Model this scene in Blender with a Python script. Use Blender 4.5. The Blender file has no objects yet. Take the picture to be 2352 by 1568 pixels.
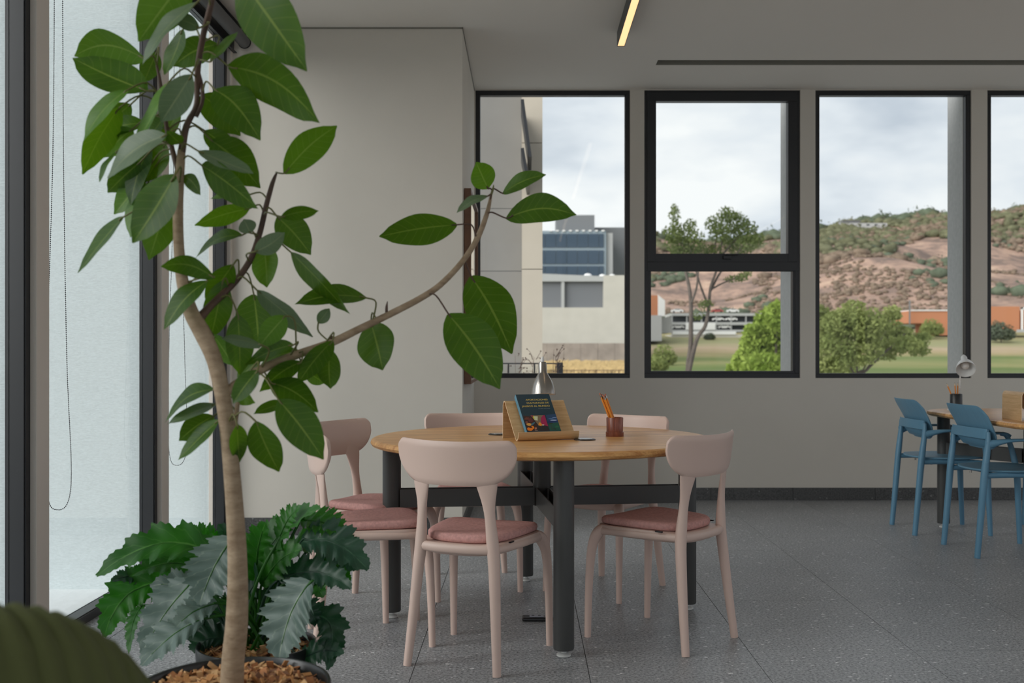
import bpy, bmesh, math, random
from mathutils import Vector, Matrix, noise
random.seed(7)
PI = math.pi
C = bpy.context.scene.collection
scn = bpy.context.scene

# ---------------------------------------------------------------- camera, sky, sun, exposure
F = 2400.0                      # focal length in pixels of the 2352 wide frame
CX, CY, EYE = 1205.0, 808.0, 1.10
cam_d = bpy.data.cameras.new('camera'); cam = bpy.data.objects.new('camera', cam_d); C.objects.link(cam)
cam_d.sensor_width = 36.0; cam_d.lens = 36.0 * F / 2352
cam_d.shift_x = -(CX - 1176) / 2352; cam_d.shift_y = (CY - 784) / 2352
cam.location = (0, 0, EYE); cam.rotation_euler = (PI / 2, 0, 0)
cam_d.clip_start = 0.05; cam_d.clip_end = 6000
cam_d.dof.use_dof = True; cam_d.dof.focus_distance = 4.2; cam_d.dof.aperture_fstop = 3.8
scn.camera = cam
scn.view_settings.view_transform = 'Standard'; scn.view_settings.look = 'None'
scn.view_settings.gamma = 1; scn.view_settings.use_curve_mapping = False
scn.view_settings.exposure = 0.5
scn.cycles.max_bounces = 8; scn.cycles.diffuse_bounces = 6; scn.cycles.transparent_max_bounces = 24
scn.cycles.sample_clamp_indirect = 6.0

def world():
    w = bpy.data.worlds.new('overcast_sky'); scn.world = w; w.use_nodes = True
    nt = w.node_tree; N = nt.nodes; L = nt.links; N.clear()
    out = N.new('ShaderNodeOutputWorld'); bg = N.new('ShaderNodeBackground')
    tc = N.new('ShaderNodeTexCoord'); mp = N.new('ShaderNodeMapping'); mp.inputs['Scale'].default_value = (2.8, 2.8, 7.5)
    mp.inputs['Location'].default_value = (0.35, 0.1, 0.6)
    nz = N.new('ShaderNodeTexNoise'); nz.inputs['Scale'].default_value = 1.5; nz.inputs['Detail'].default_value = 5; nz.inputs['Roughness'].default_value = .5
    cr = N.new('ShaderNodeValToRGB'); e = cr.color_ramp.elements
    e[0].position = .39; e[0].color = (.50, .555, .635, 1); e[1].position = .66; e[1].color = (.90, .91, .92, 1)
    m = e.new(.525); m.color = (.72, .76, .815, 1)
    L.new(tc.outputs['Generated'], mp.inputs['Vector']); L.new(mp.outputs[0], nz.inputs['Vector'])
    L.new(nz.outputs[0], cr.inputs[0]); L.new(cr.outputs[0], bg.inputs[0]); bg.inputs[1].default_value = 0.8
    L.new(bg.outputs[0], out.inputs[0])
world()
sun_d = bpy.data.lights.new('sun', 'SUN'); sun_d.energy = 3.0; sun_d.angle = math.radians(60); sun_d.color = (1, .975, .95)
sun = bpy.data.objects.new('sun', sun_d); C.objects.link(sun)
sun.rotation_euler = Vector((-.80, -.62, .46)).to_track_quat('Z', 'Y').to_euler()

# ---------------------------------------------------------------- helpers
def at(px, py, Y): return Vector(((px - CX) * Y / F, Y, EYE - (py - CY) * Y / F))
def onz(px, py, z=0.0):
    Y = F * (EYE - z) / (py - CY); return Vector(((px - CX) * Y / F, Y, z))

class MB:
    def __init__(s): s.v = []; s.f = []; s.m = []; s.uv = {}
    def add(s, vs, fs, mi=0):
        o = len(s.v); s.v += [tuple(v) for v in vs]
        for f in fs: s.f.append([i + o for i in f]); s.m.append(mi)
        return s
    def box(s, x0, y0, z0, x1, y1, z1, mi=0):
        v = [(x0,y0,z0),(x1,y0,z0),(x1,y1,z0),(x0,y1,z0),(x0,y0,z1),(x1,y0,z1),(x1,y1,z1),(x0,y1,z1)]
        return s.add(v, [(3,2,1,0),(4,5,6,7),(0,1,5,4),(1,2,6,5),(2,3,7,6),(3,0,4,7)], mi)
    def obox(s, c, ax, ay, az, mi=0):
        c = Vector(c); v = [c + i*ax + j*ay + k*az for k in (-1,1) for i, j in ((-1,-1),(1,-1),(1,1),(-1,1))]
        return s.add(v, [(3,2,1,0),(4,5,6,7),(0,1,5,4),(1,2,6,5),(2,3,7,6),(3,0,4,7)], mi)
    def rings(s, R, mi=0, cap=True, closed=True):
        n = len(R[0]); fs = []
        for i in range(len(R) - 1):
            for j in range(n if closed else n - 1):
                a = i*n + j; b = i*n + (j+1) % n; fs.append((a, b, b+n, a+n))
        if cap: fs.append(tuple(range(n-1, -1, -1))); fs.append(tuple((len(R)-1)*n + k for k in range(n)))
        return s.add([p for r in R for p in r], fs, mi)
    def tube(s, pts, rad, n=10, ry=None, hint=None, mi=0, cap=True):
        pts = [Vector(p) for p in pts]; k = len(pts)
        if not hasattr(rad, '__len__'): rad = [rad] * k
        if ry is None: ry = rad
        elif not hasattr(ry, '__len__'): ry = [ry] * k
        R = []; pu = None
        for i in range(k):
            t = (pts[min(i+1, k-1)] - pts[max(i-1, 0)]).normalized()
            if hint is not None: u = Vector(hint)
            elif pu is None: u = Vector((1, 0, 0)) if abs(t.x) < .8 else Vector((0, 1, 0))
            else: u = pu
            u = (u - t * u.dot(t)).normalized(); w = t.cross(u); pu = u
            R.append([pts[i] + u * math.cos(2*PI*j/n) * rad[i] + w * math.sin(2*PI*j/n) * ry[i] for j in range(n)])
        return s.rings(R, mi, cap)
    def lathe(s, prof, n=32, c=(0,0,0), mi=0, cap=True, M=None):
        R = [[(r*math.cos(2*PI*j/n), r*math.sin(2*PI*j/n), z) for j in range(n)] for r, z in prof]
        if M is not None: R = [[M @ Vector(p) for p in r] for r in R]
        R = [[Vector(p) + Vector(c) for p in r] for r in R]
        return s.rings(R, mi, cap)
    def build(s, name, mats, parent=None, smooth=0, bevel=0, sub=0, autosmooth=None):
        me = bpy.data.meshes.new(name); me.from_pydata([tuple(v) for v in s.v], [], s.f)
        if not isinstance(mats, (list, tuple)): mats = [mats]
        for m in mats: me.materials.append(m)
        me.polygons.foreach_set('material_index', s.m)
        if s.uv:
            ul = me.uv_layers.new(name='UVMap')
            for p in me.polygons:
                for li in p.loop_indices:
                    ul.data[li].uv = s.uv.get(me.loops[li].vertex_index, (0, 0))
        bm = bmesh.new(); bm.from_mesh(me)
        if name not in ('leaf', 'foliage'): bmesh.ops.recalc_face_normals(bm, faces=bm.faces)
        bm.to_mesh(me); bm.free()
        if smooth: me.polygons.foreach_set('use_smooth', [True]*len(me.polygons)); me.set_sharp_from_angle(angle=math.radians(smooth))
        o = bpy.data.objects.new(name, me); C.objects.link(o)
        if bevel:
            b = o.modifiers.new('bevel', 'BEVEL'); b.width = bevel; b.segments = 3; b.limit_method = 'ANGLE'; b.harden_normals = False
        if sub: q = o.modifiers.new('sub', 'SUBSURF'); q.levels = sub; q.render_levels = sub
        if parent: o.parent = parent
        return o

def interp(pts, n):
    """smooth (Catmull-Rom) resampling of a list of tuples"""
    out = []; k = len(pts)
    for i in range(k - 1):
        p0, p1, p2, p3 = (pts[max(i-1, 0)], pts[i], pts[i+1], pts[min(i+2, k-1)])
        for j in range(n):
            t = j / n
            out.append(tuple(.5*((2*b) + (-a+c)*t + (2*a-5*b+4*c-d)*t*t + (-a+3*b-3*c+d)*t**3) for a, b, c, d in zip(p0, p1, p2, p3)))
    out.append(tuple(pts[-1])); return out

def tag(o, label=None, cat=None, group=None, kind=None):
    if label: o['label'] = label
    if cat: o['category'] = cat
    if group: o['group'] = group
    if kind: o['kind'] = kind
    return o
def thing(name, label, cat, loc=(0,0,0), rz=0, group=None):
    o = bpy.data.objects.new(name, None); C.objects.link(o); o.location = loc; o.rotation_euler = (0, 0, rz)
    o.empty_display_size = .1
    return tag(o, label, cat, group)
def struct(o): o['kind'] = 'structure'; return o
def copy_tree(o, parent=None):
    c = o.copy(); C.objects.link(c); c.parent = parent
    for ch in o.children: copy_tree(ch, c)
    return c

# ---------------------------------------------------------------- materials
def mat(name, col, rough=.5, metal=0, noise_s=0, noise_a=0, bump=0, bump_s=200, spec=.5, extra=None, col2=None, stretch=(1,1,1), detail=4, coord='Object'):
    m = bpy.data.materials.new(name); m.use_nodes = True; nt = m.node_tree; N = nt.nodes; L = nt.links
    b = N['Principled BSDF']; b.inputs['Base Color'].default_value = (*col, 1); b.inputs['Roughness'].default_value = rough
    b.inputs['Metallic'].default_value = metal; b.inputs['Specular IOR Level'].default_value = spec
    tc = N.new('ShaderNodeTexCoord'); mp = N.new('ShaderNodeMapping'); mp.inputs['Scale'].default_value = stretch
    L.new(tc.outputs[coord], mp.inputs['Vector'])
    if noise_s:
        nz = N.new('ShaderNodeTexNoise'); nz.inputs['Scale'].default_value = noise_s; nz.inputs['Detail'].default_value = detail; nz.inputs['Roughness'].default_value = .6
        L.new(mp.outputs[0], nz.inputs['Vector']); cr = N.new('ShaderNodeValToRGB'); e = cr.color_ramp.elements
        c2 = col2 or tuple(min(1, c*(1+noise_a)) for c in col); c1 = col if col2 else tuple(c*(1-noise_a) for c in col)
        e[0].position = .3; e[0].color = (*c1, 1); e[1].position = .7; e[1].color = (*c2, 1)
        L.new(nz.outputs[0], cr.inputs[0]); L.new(cr.outputs[0], b.inputs['Base Color'])
    if bump:
        n2 = N.new('ShaderNodeTexNoise'); n2.inputs['Scale'].default_value = bump_s; n2.inputs['Detail'].default_value = 3
        L.new(mp.outputs[0], n2.inputs['Vector']); bp = N.new('ShaderNodeBump'); bp.inputs['Strength'].default_value = bump; bp.inputs['Distance'].default_value = .002
        L.new(n2.outputs[0], bp.inputs['Height']); L.new(bp.outputs[0], b.inputs['Normal'])
    return m
def glass_mat():
    m = bpy.data.materials.new('window_glass'); m.use_nodes = True; nt = m.node_tree; N = nt.nodes; L = nt.links; N.clear()
    o = N.new('ShaderNodeOutputMaterial'); mx = N.new('ShaderNodeMixShader'); t = N.new('ShaderNodeBsdfTransparent'); g = N.new('ShaderNodeBsdfGlossy')
    fr = N.new('ShaderNodeFresnel'); fr.inputs[0].default_value = 1.45; t.inputs[0].default_value = (.965, .98, .975, 1); g.inputs['Roughness'].default_value = .01
    ml = N.new('ShaderNodeMath'); ml.operation = 'MULTIPLY'; ml.inputs[1].default_value = .22
    L.new(fr.outputs[0], ml.inputs[0]); L.new(ml.outputs[0], mx.inputs[0]); L.new(t.outputs[0], mx.inputs[1]); L.new(g.outputs[0], mx.inputs[2]); L.new(mx.outputs[0], o.inputs[0])
    return m
def emit_mat(name, col, s):
    m = bpy.data.materials.new(name); m.use_nodes = True; b = m.node_tree.nodes['Principled BSDF']
    b.inputs['Base Color'].default_value = (*col, 1); b.inputs['Emission Color'].default_value = (*col, 1); b.inputs['Emission Strength'].default_value = s; return m
def wood_mat(name, a, b_, scale=3, stretch=(1, 12, 12), rough=.4, fine=30):
    m = bpy.data.materials.new(name); m.use_nodes = True; nt = m.node_tree; N = nt.nodes; L = nt.links; b = N['Principled BSDF']
    tc = N.new('ShaderNodeTexCoord'); mp = N.new('ShaderNodeMapping'); mp.inputs['Scale'].default_value = stretch; L.new(tc.outputs['Object'], mp.inputs['Vector'])
    n1 = N.new('ShaderNodeTexNoise'); n1.inputs['Scale'].default_value = scale; n1.inputs['Detail'].default_value = 6; n1.inputs['Distortion'].default_value = 1.0
    n2 = N.new('ShaderNodeTexNoise'); n2.inputs['Scale'].default_value = fine; n2.inputs['Detail'].default_value = 3
    L.new(mp.outputs[0], n1.inputs['Vector']); L.new(mp.outputs[0], n2.inputs['Vector'])
    mx = N.new('ShaderNodeMix'); mx.data_type = 'FLOAT'; mx.inputs[0].default_value = .3
    L.new(n1.outputs[0], mx.inputs[2]); L.new(n2.outputs[0], mx.inputs[3])
    cr = N.new('ShaderNodeValToRGB'); e = cr.color_ramp.elements; e[0].position = .35; e[0].color = (*a, 1); e[1].position = .65; e[1].color = (*b_, 1)
    L.new(mx.outputs[0], cr.inputs[0]); L.new(cr.outputs[0], b.inputs['Base Color']); b.inputs['Roughness'].default_value = rough
    return m
def leaf_mat(name, dark, light, vein, trans, rough=.35, sidev=9.0, spec=.5):
    """two-sided leaf: midrib and side veins drawn from the leaf's own UV (u across -1..1 -> 0..1, v along)"""
    m = bpy.data.materials.new(name); m.use_nodes = True; nt = m.node_tree; N = nt.nodes; L = nt.links; b = N['Principled BSDF']; out = N['Material Output']
    uv = N.new('ShaderNodeUVMap'); uv.uv_map = 'UVMap'; sp = N.new('ShaderNodeSeparateXYZ'); L.new(uv.outputs[0], sp.inputs[0])
    def M(op, a=None, b_=None, c=None):
        n = N.new('ShaderNodeMath'); n.operation = op
        for i, v in enumerate((a, b_, c)):
            if v is None: continue
            if isinstance(v, (int, float)): n.inputs[i].default_value = v
            else: L.new(v, n.inputs[i])
        return n.outputs[0]
    u = M('ABSOLUTE', M('MULTIPLY', M('SUBTRACT', sp.outputs[0], .5), 2))
    mid = M('LESS_THAN', u, .045)
    sv = M('FRACT', M('MULTIPLY', M('SUBTRACT', sp.outputs[1], M('MULTIPLY', u, .16)), sidev))
    side = M('MULTIPLY', M('LESS_THAN', M('ABSOLUTE', M('SUBTRACT', sv, .5)), .045), .35)
    msk = M('MAXIMUM', mid, side)
    tc = N.new('ShaderNodeTexCoord'); nz = N.new('ShaderNodeTexNoise'); nz.inputs['Scale'].default_value = 9; nz.inputs['Detail'].default_value = 3
    L.new(tc.outputs['Object'], nz.inputs['Vector'])
    cr = N.new('ShaderNodeValToRGB'); e = cr.color_ramp.elements; e[0].position = .35; e[0].color = (*dark, 1); e[1].position = .68; e[1].color = (*light, 1)
    L.new(nz.outputs[0], cr.inputs[0])
    mx = N.new('ShaderNodeMix'); mx.data_type = 'RGBA'; L.new(msk, mx.inputs[0]); L.new(cr.outputs[0], mx.inputs[6]); mx.inputs[7].default_value = (*vein, 1)
    L.new(mx.outputs[2], b.inputs['Base Color']); b.inputs['Roughness'].default_value = rough; b.inputs['Specular IOR Level'].default_value = spec
    bp = N.new('ShaderNodeBump'); bp.inputs['Strength'].default_value = .5; bp.inputs['Distance'].default_value = .001; L.new(msk, bp.inputs['Height']); L.new(bp.outputs[0], b.inputs['Normal'])
    tr = N.new('ShaderNodeBsdfTranslucent'); tr.inputs[0].default_value = (*trans, 1); ms = N.new('ShaderNodeMixShader'); ms.inputs[0].default_value = .28
    L.new(b.outputs[0], ms.inputs[1]); L.new(tr.outputs[0], ms.inputs[2]); L.new(ms.outputs[0], out.inputs[0])
    return m
def stone_mat(name, base, fleck, dark):
    m = bpy.data.materials.new(name); m.use_nodes = True; nt = m.node_tree; N = nt.nodes; L = nt.links; b = N['Principled BSDF']
    tc = N.new('ShaderNodeTexCoord'); oi = N.new('ShaderNodeObjectInfo')
    ad = N.new('ShaderNodeVectorMath'); ad.operation = 'ADD'; L.new(tc.outputs['Object'], ad.inputs[0])
    sc = N.new('ShaderNodeVectorMath'); sc.operation = 'SCALE'; sc.inputs[3].default_value = 37.0
    cb = N.new('ShaderNodeCombineXYZ'); L.new(oi.outputs['Random'], cb.inputs[0]); L.new(oi.outputs['Random'], cb.inputs[1]); L.new(cb.outputs[0], sc.inputs[0]); L.new(sc.outputs[0], ad.inputs[1])
    n1 = N.new('ShaderNodeTexNoise'); n1.inputs['Scale'].default_value = 100; n1.inputs['Detail'].default_value = 5; n1.inputs['Roughness'].default_value = .75
    n2 = N.new('ShaderNodeTexNoise'); n2.inputs['Scale'].default_value = 2.2; n2.inputs['Detail'].default_value = 3
    mp = N.new('ShaderNodeMapping'); mp.inputs['Scale'].default_value = (34, 80, 40); L.new(ad.outputs[0], mp.inputs[0])
    n3 = N.new('ShaderNodeTexNoise'); n3.inputs['Scale'].default_value = 1.0; n3.inputs['Detail'].default_value = 2; L.new(mp.outputs[0], n3.inputs['Vector'])
    for n in (n1, n2): L.new(ad.outputs[0], n.inputs['Vector'])
    cr = N.new('ShaderNodeValToRGB'); e = cr.color_ramp.elements; e[0].position = .36; e[0].color = (*dark, 1); e[1].position = .66; e[1].color = (*[c*1.55 for c in base], 1)
    q = e.new(.5); q.color = (*base, 1)
    L.new(n1.outputs[0], cr.inputs[0])
    m1 = N.new('ShaderNodeMix'); m1.data_type = 'RGBA'; m1.blend_type = 'MULTIPLY'; m1.inputs[0].default_value = .5
    c2 = N.new('ShaderNodeValToRGB'); c2.color_ramp.elements[0].position = .3; c2.color_ramp.elements[0].color = (.7, .7, .7, 1); c2.color_ramp.elements[1].position = .7
    L.new(n2.outputs[0], c2.inputs[0]); L.new(cr.outputs[0], m1.inputs[6]); L.new(c2.outputs[0], m1.inputs[7])
    c3 = N.new('ShaderNodeValToRGB'); c3.color_ramp.elements[0].position = .675; c3.color_ramp.elements[1].position = .70
    L.new(n3.outputs[0], c3.inputs[0]); m2 = N.new('ShaderNodeMix'); m2.data_type = 'RGBA'; L.new(c3.outputs[0], m2.inputs[0]); L.new(m1.outputs[2], m2.inputs[6]); m2.inputs[7].default_value = (*fleck, 1)
    L.new(m2.outputs[2], b.inputs['Base Color']); b.inputs['Roughness'].default_value = .42; b.inputs['Specular IOR Level'].default_value = .55
    bp = N.new('ShaderNodeBump'); bp.inputs['Strength'].default_value = .35; bp.inputs['Distance'].default_value = .001; L.new(n1.outputs[0], bp.inputs['Height']); L.new(bp.outputs[0], b.inputs['Normal'])
    return m

M_wall = mat('wall_paint', (.64, .605, .545), .85, noise_s=2, noise_a=.02, bump=.05)
M_ceil = mat('ceiling_paint', (.79, .755, .70), .9)
M_recess = mat('slot_paint', (.24, .23, .20), .8)
M_pier = mat('pier_paint', (.66, .60, .54), .75)
M_black = mat('black_aluminium', (.014, .015, .018), .38)
M_glass = glass_mat()
M_fin = mat('pitted_concrete', (.56, .62, .635), .9, noise_s=70, noise_a=.09, bump=.6, bump_s=60, stretch=(1, 1, 3))
M_finb = mat('grey_concrete', (.48, .48, .47), .9, noise_s=30, noise_a=.08)
M_stone = stone_mat('granite_tile', (.345, .355, .37), (1, 1, 1), (.07, .072, .075))
M_skirt = stone_mat('granite_skirting', (.075, .075, .075), (.2, .2, .2), (.03, .03, .03))
M_grout = mat('grout', (.03, .03, .03), .9)
M_pink = mat('rose_beige_plastic', (.64, .475, .41), .42)
M_pinkfab = mat('dusty_rose_felt', (.56, .30, .275), .95, noise_s=90, noise_a=.16, bump=.5, bump_s=600)
M_blue = mat('blue_plastic', (.105, .25, .37), .4)
M_bluewood = mat('blue_stained_shell', (.125, .27, .385), .45, noise_s=8, noise_a=.05, stretch=(10, 1, 1))
M_dsteel = mat('charcoal_powder_coat', (.060, .061, .060), .42)
M_chrome = mat('brushed_steel', (.40, .37, .34), .24, metal=1)
M_white = mat('white_enamel', (.75, .75, .74), .35)
M_foot = mat('pale_plastic', (.62, .62, .60), .4)
M_top = wood_mat('honey_table_wood', (.46, .19, .05), (.84, .49, .19), 2.4, (1, 10, 10), .36)
M_ply = wood_mat('pale_bamboo_ply', (.50, .30, .13), (.66, .44, .23), 3, (2, 2, 30), .45)
M_plyedge = mat('ply_edge', (.72, .52, .32), .5)
M_rose = wood_mat('rosewood', (.12, .026, .012), (.30, .085, .04), 8, (6, 6, 1), .3)
M_pencil = mat('orange_pencil', (.75, .25, .02), .4)
M_frame = wood_mat('brown_frame_wood', (.13, .06, .032), (.20, .10, .055), 4, (1, 4, 1), .5)
M_mirror = mat('mirror_silver', (.85, .87, .88), .02, metal=1)
M_bchip = mat('black_plastic', (.012, .012, .013), .35)
M_pot = mat('black_nursery_pot', (.018, .02, .02), .3)
M_bark = mat('ficus_bark', (.24, .165, .10), .8, noise_s=25, col2=(.40, .30, .20), bump=.8, bump_s=90, stretch=(1, 1, 2.5))
M_stem = mat('dark_stem', (.085, .045, .03), .6, noise_s=30, noise_a=.3)
M_petiole = mat('petiole', (.13, .13, .035), .5)
M_soil = mat('soil', (.05, .03, .02), .95, noise_s=40, noise_a=.4)
M_green = leaf_mat('ficus_leaf', (.015, .056, .003), (.040, .110, .004), (.17, .24, .04), (.20, .42, .01), rough=.42, spec=.32)
M_greenb = leaf_mat('bright_ficus_leaf', (.035, .12, .005), (.075, .19, .010), (.2, .3, .06), (.26, .52, .01), rough=.42, spec=.32)
M_pale = leaf_mat('pale_leaf_back', (.10, .155, .085), (.15, .21, .125), (.25, .30, .16), (.14, .26, .05), rough=.4)
M_acan = leaf_mat('acanthus_leaf', (.012, .085, .006), (.03, .16, .010), (.10, .28, .05), (.05, .40, .01), rough=.4, sidev=7)
M_acand = leaf_mat('dark_acanthus_leaf', (.014, .05, .03), (.03, .085, .05), (.06, .14, .08), (.03, .15, .03), rough=.35, sidev=7)
M_acanp = leaf_mat('silvery_acanthus_leaf', (.115, .175, .155), (.22, .295, .265), (.38, .47, .37), (.12, .22, .12), rough=.4, sidev=7)
M_light = emit_mat('warm_diffuser', (1.0, .64, .31), .85)
M_olive = mat('olive_knit', (.078, .090, .028), .95, bump=.6, bump_s=350)
M_grey_tube = mat('grey_screen_fabric', (.10, .10, .10), .7)
M_bead = mat('bead', (.05, .05, .06), .4)

# ---------------------------------------------------------------- room shell
XL = -1.755         # inner face of the left wall piers
YB = F * EYE / 340  # back wall
H = 3.05
XR, YR = 7.5, -2.0
YC = 6.28           # face of the corner block
XC = (1062 - CX) * YC / F
# floor: grout bed with stone tiles in third-bond
fl = struct(MB().box(XL - .12, YR - .2, -.25, XR + .2, YB + .2, -.012).build('floor', M_grout))
TW, TL = .605, 1.17
tile_bm = MB().box(-TW/2 + .0012, -TL/2 + .0012, -.014, TW/2 - .0012, TL/2 - .0012, 0)
t0 = None
for i in range(-4, 14):
    xc = .22 + .605 * i + .3025
    if xc + TW/2 < XL - .05 or xc - TW/2 > 6.2: continue
    yo = 4.63 + (i - 1) * (TL / 3)
    for j in range(-4, 5):
        yc = yo + j * TL + TL / 2
        y0, y1 = yc - TL/2, yc + TL/2
        while y0 > YB: y0 -= 9 * TL; y1 -= 9 * TL
        if y1 < .5: continue
        x0, x1 = max(XL - .10, xc - TW/2), xc + TW/2
        yy1 = min(y1, YB)
        full = (abs(x1 - x0 - TW) < 1e-4 and abs(yy1 - y0 - TL) < 1e-4)
        if full:
            if t0 is None: t0 = tile_bm.build('tile', M_stone, fl); o = t0
            else: o = t0.copy(); C.objects.link(o); o.parent = fl
            o.location = (xc, yc, 0)
        elif yy1 - y0 > .02:
            o = MB().box(x0 - xc + .0012, y0 - yc + .0012, -.014, x1 - xc - .0012, yy1 - yc - .0012, 0).build('tile', M_stone, fl)
            o.location = (xc, yc, 0)
struct(MB().box(XL - .12, YR - .1, -.011, XR, .45, -.001).box(6.3, .45, -.011, XR, YB, -.001).build('floor_rest', M_stone)).name = 'floor_stone_rest'

# ceiling with the recessed slot
SLOT_END = 7.0
sx0, sy0, sy1 = (1507 - CX) * 7.0 / F + .01, F * 1.95 / 670, F * 1.95 / 658
cb = MB()
cb.box(XL - .12, YR - .2, H, XR + .2, sy0, H + .2); cb.box(XL - .12, sy0, H, sx0, sy1, H + .2)
cb.box(XL - .12, sy1, H, XR + .2, YB + .2, H + .2); cb.box(SLOT_END, sy0, H, XR + .2, sy1, H + .2)
struct(cb.build('ceiling', M_ceil))
sb = MB(); sb.box(sx0, sy0, H + .1, SLOT_END, sy1, H + .12); sb.box(sx0 - .001, sy0 - .001, H + .001, sx0 + .002, sy1 + .001, H + .12)
sb.box(sx0, sy1 - .002, H + .002, SLOT_END, sy1 + .001, H + .12)
struct(sb.build('trim_1', M_recess))

def window(name, ox, oy, dirx, w, z0, z1, parts, depth=.07, glass_d=.045, fw=.035):
    """frame in the plane through (ox,oy) running along dirx; n = outward. parts: list of (a0,a1,b0,b1,fw) leaf rectangles"""
    d = Vector(dirx); n = Vector((-d.y, d.x, 0)) if True else None
    root = thing(name, None, None, (ox, oy, 0)); root['kind'] = 'structure'
    def bar(a0, a1, b0, b1, d0, d1, nm, m):
        mb = MB(); c = d * ((a0 + a1) / 2) + n * ((d0 + d1) / 2) + Vector((0, 0, (b0 + b1) / 2))
        mb.obox(c, d * ((a1 - a0) / 2), n * ((d1 - d0) / 2), Vector((0, 0, (b1 - b0) / 2))); return mb
    def ring(a0, a1, b0, b1, f, d0, d1):
        mb = MB()
        for (p, q, r, s) in ((a0, a1, b0, b0+f), (a0, a1, b1-f, b1), (a0, a0+f, b0+f, b1-f), (a1-f, a1, b0+f, b1-f)):
            c = d * ((p + q) / 2) + n * ((d0 + d1) / 2) + Vector((0, 0, (r + s) / 2))
            mb.obox(c, d * ((q - p) / 2), n * ((d1 - d0) / 2), Vector((0, 0, (s - r) / 2)))
        return mb
    ring(0, w, z0, z1, fw, 0, depth).build('window_frame', M_black, root, bevel=.002)
    for (a0, a1, b0, b1, f, dd) in parts:
        if f: ring(a0, a1, b0, b1, f, -.008 if dd else .004, depth - .01).build('sash', M_black, root, bevel=.002)
        bar(a0 + f, a1 - f, b0 + f, b1 - f, glass_d, glass_d + .006, 'p', M_glass).build('pane', M_glass, root)
    return root

# back wall, pieces around the four (and two more) windows
sill = EYE - 60 * YB / F; WT = EYE + 601 * YB / F
S = YB / F
wx = [(1092, 1447), (1480, 1838), (1873, 2231), (2268, 2625), (2660, 3018), (3053, 3410)]
wx = [((a - CX) * S, (b - CX) * S) for a, b in wx]
bw = MB(); bw.box(XC - .02, YB, 0, XR, YB + .16, sill); bw.box(XC - .02, YB, WT, XR, YB + .16, H)
xs = XC - .02
for a, b in wx: bw.box(xs, YB, sill, a, YB + .16, WT); xs = b
bw.box(xs, YB, sill, XR, YB + .16, WT)
struct(bw.build('wall_back', M_wall))
for i, (a, b) in enumerate(wx):
    w = b - a
    if i == 1:
        zt0 = EYE + (808 - 598) * S; zt = EYE + (808 - 606) * S
        r = window('window_2', a, YB + .012, (1, 0, 0), w, sill, WT, [(.02, w - .02, EYE + 186*S, WT - .012, .068, 1), (.02, w - .02, sill + .02, EYE + 214*S - .03, .032, 0)])
        MB().box(0, -.004, EYE + 186*S, w, .05, EYE + 226*S).build('transom', M_black, r, bevel=.002)
        h = MB(); hx = (1670 - 1480) * S
        h.box(hx - .03, -.03, EYE + 213*S, hx + .03, -.006, EYE + 221*S); h.box(hx - .02, -.05, EYE + 221.5*S, hx + .08, -.028, EYE + 224.5*S)
        tag(h.build('handle', M_bchip, r, bevel=.003), 'small black lever handle')
    else:
        window('window_%d' % (i + 1), a, YB + .012, (1, 0, 0), w, sill, WT, [(.0, w, sill, WT, .035, 0)], fw=.03)
# left wall: piers with full-height windows between, repeated behind the camera
far = [F * -XL / (CX - 113), F * -XL / (CX - 388)]
pitch = far[1] - far[0]; PW = .10
lw = MB(); ends = [far[0] + pitch * k for k in range(-7, 2)]
for e_ in ends: lw.box(XL - .085, e_ - PW, 0, XL, e_, H)
lw.box(XL - .13, YR - .2, 0, XL, ends[0] - PW, H)
lw.box(XL - .13, YC - .045, 0, XL, YC + .1, H)
lw.box(XL - .13, ends[0], H - .04, XL, YC, H)
struct(lw.build('wall_left', M_pier))
for k, e_ in enumerate(ends):
    y1 = (ends[k + 1] - PW) if k + 1 < len(ends) else YC - .045
    window('window_%d' % (7 + k), XL - .022, e_, (0, 1, 0), y1 - e_, 0.0, H - .04, [(0, y1 - e_, .0, H - .04, .04, 0)], depth=.075, glass_d=.055, fw=.035)
# corner block; unseen rear and right walls opened up unglazed to add daylight
struct(MB().box(XL - .13, YC, 0, XC, YB + .16, H).build('wall_column', M_wall))
struct(MB().box(XC - .0005, YC - .004, H - .012, XC + .004, YB, H).box(XL, YC - .004, H - .010, XC + .004, YC + .001, H).build('trim_2', M_recess))
rw = MB(); rw.box(XR, YR, 0, XR + .15, YB + .1, .1); rw.box(XR, YR, 2.95, XR + .15, YB + .1, H)
for k in range(5): rw.box(XR, YR + k*3.1, .1, XR + .1, YR + k*3.1 + .1, 2.95)
struct(rw.build('wall_right_open', M_wall))
bk = MB(); bk.box(XL - .1, YR - .15, 0, XR, YR, .1); bk.box(XL - .1, YR - .15, 2.95, XR, YR, H)
for k in range(5): bk.box(XL - .1 + k*2.5, YR - .15, .1, XL + k*2.5, YR, 2.95)
struct(bk.build('wall_rear_open', M_wall))
# stone skirting in pieces
def skirting(name, x0, x1, y, first, h, pl, fr=.61):
    root = thing(name, None, None, (0, 0, 0)); root['kind'] = 'structure'
    x = first
    while x - fr > x0: x -= fr
    while x < x1:
        a, b = max(x0, x), min(x1, x + fr)
        if x + fr > x0: MB().box(a + .0015, y - .012, 0, b - .0015, y, h).build('skirting_tile', M_skirt, root)
        x += fr
skirting('baseboard_back', XC + .012, 6.2, YB, (1632 - CX) * S, .092, 1)
skirting('baseboard_column', XL, XC, YC, XL, .105, 1)
sd = thing('baseboard_side', None, None); sd['kind'] = 'structure'
for k in range(3):
    y0 = YC - .012 + k * .5; MB().box(XC, y0 + .0015, 0, XC + .012, min(y0 + .5, YB - .012) - .0015, .1).build('skirting_tile', M_skirt, sd)
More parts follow.
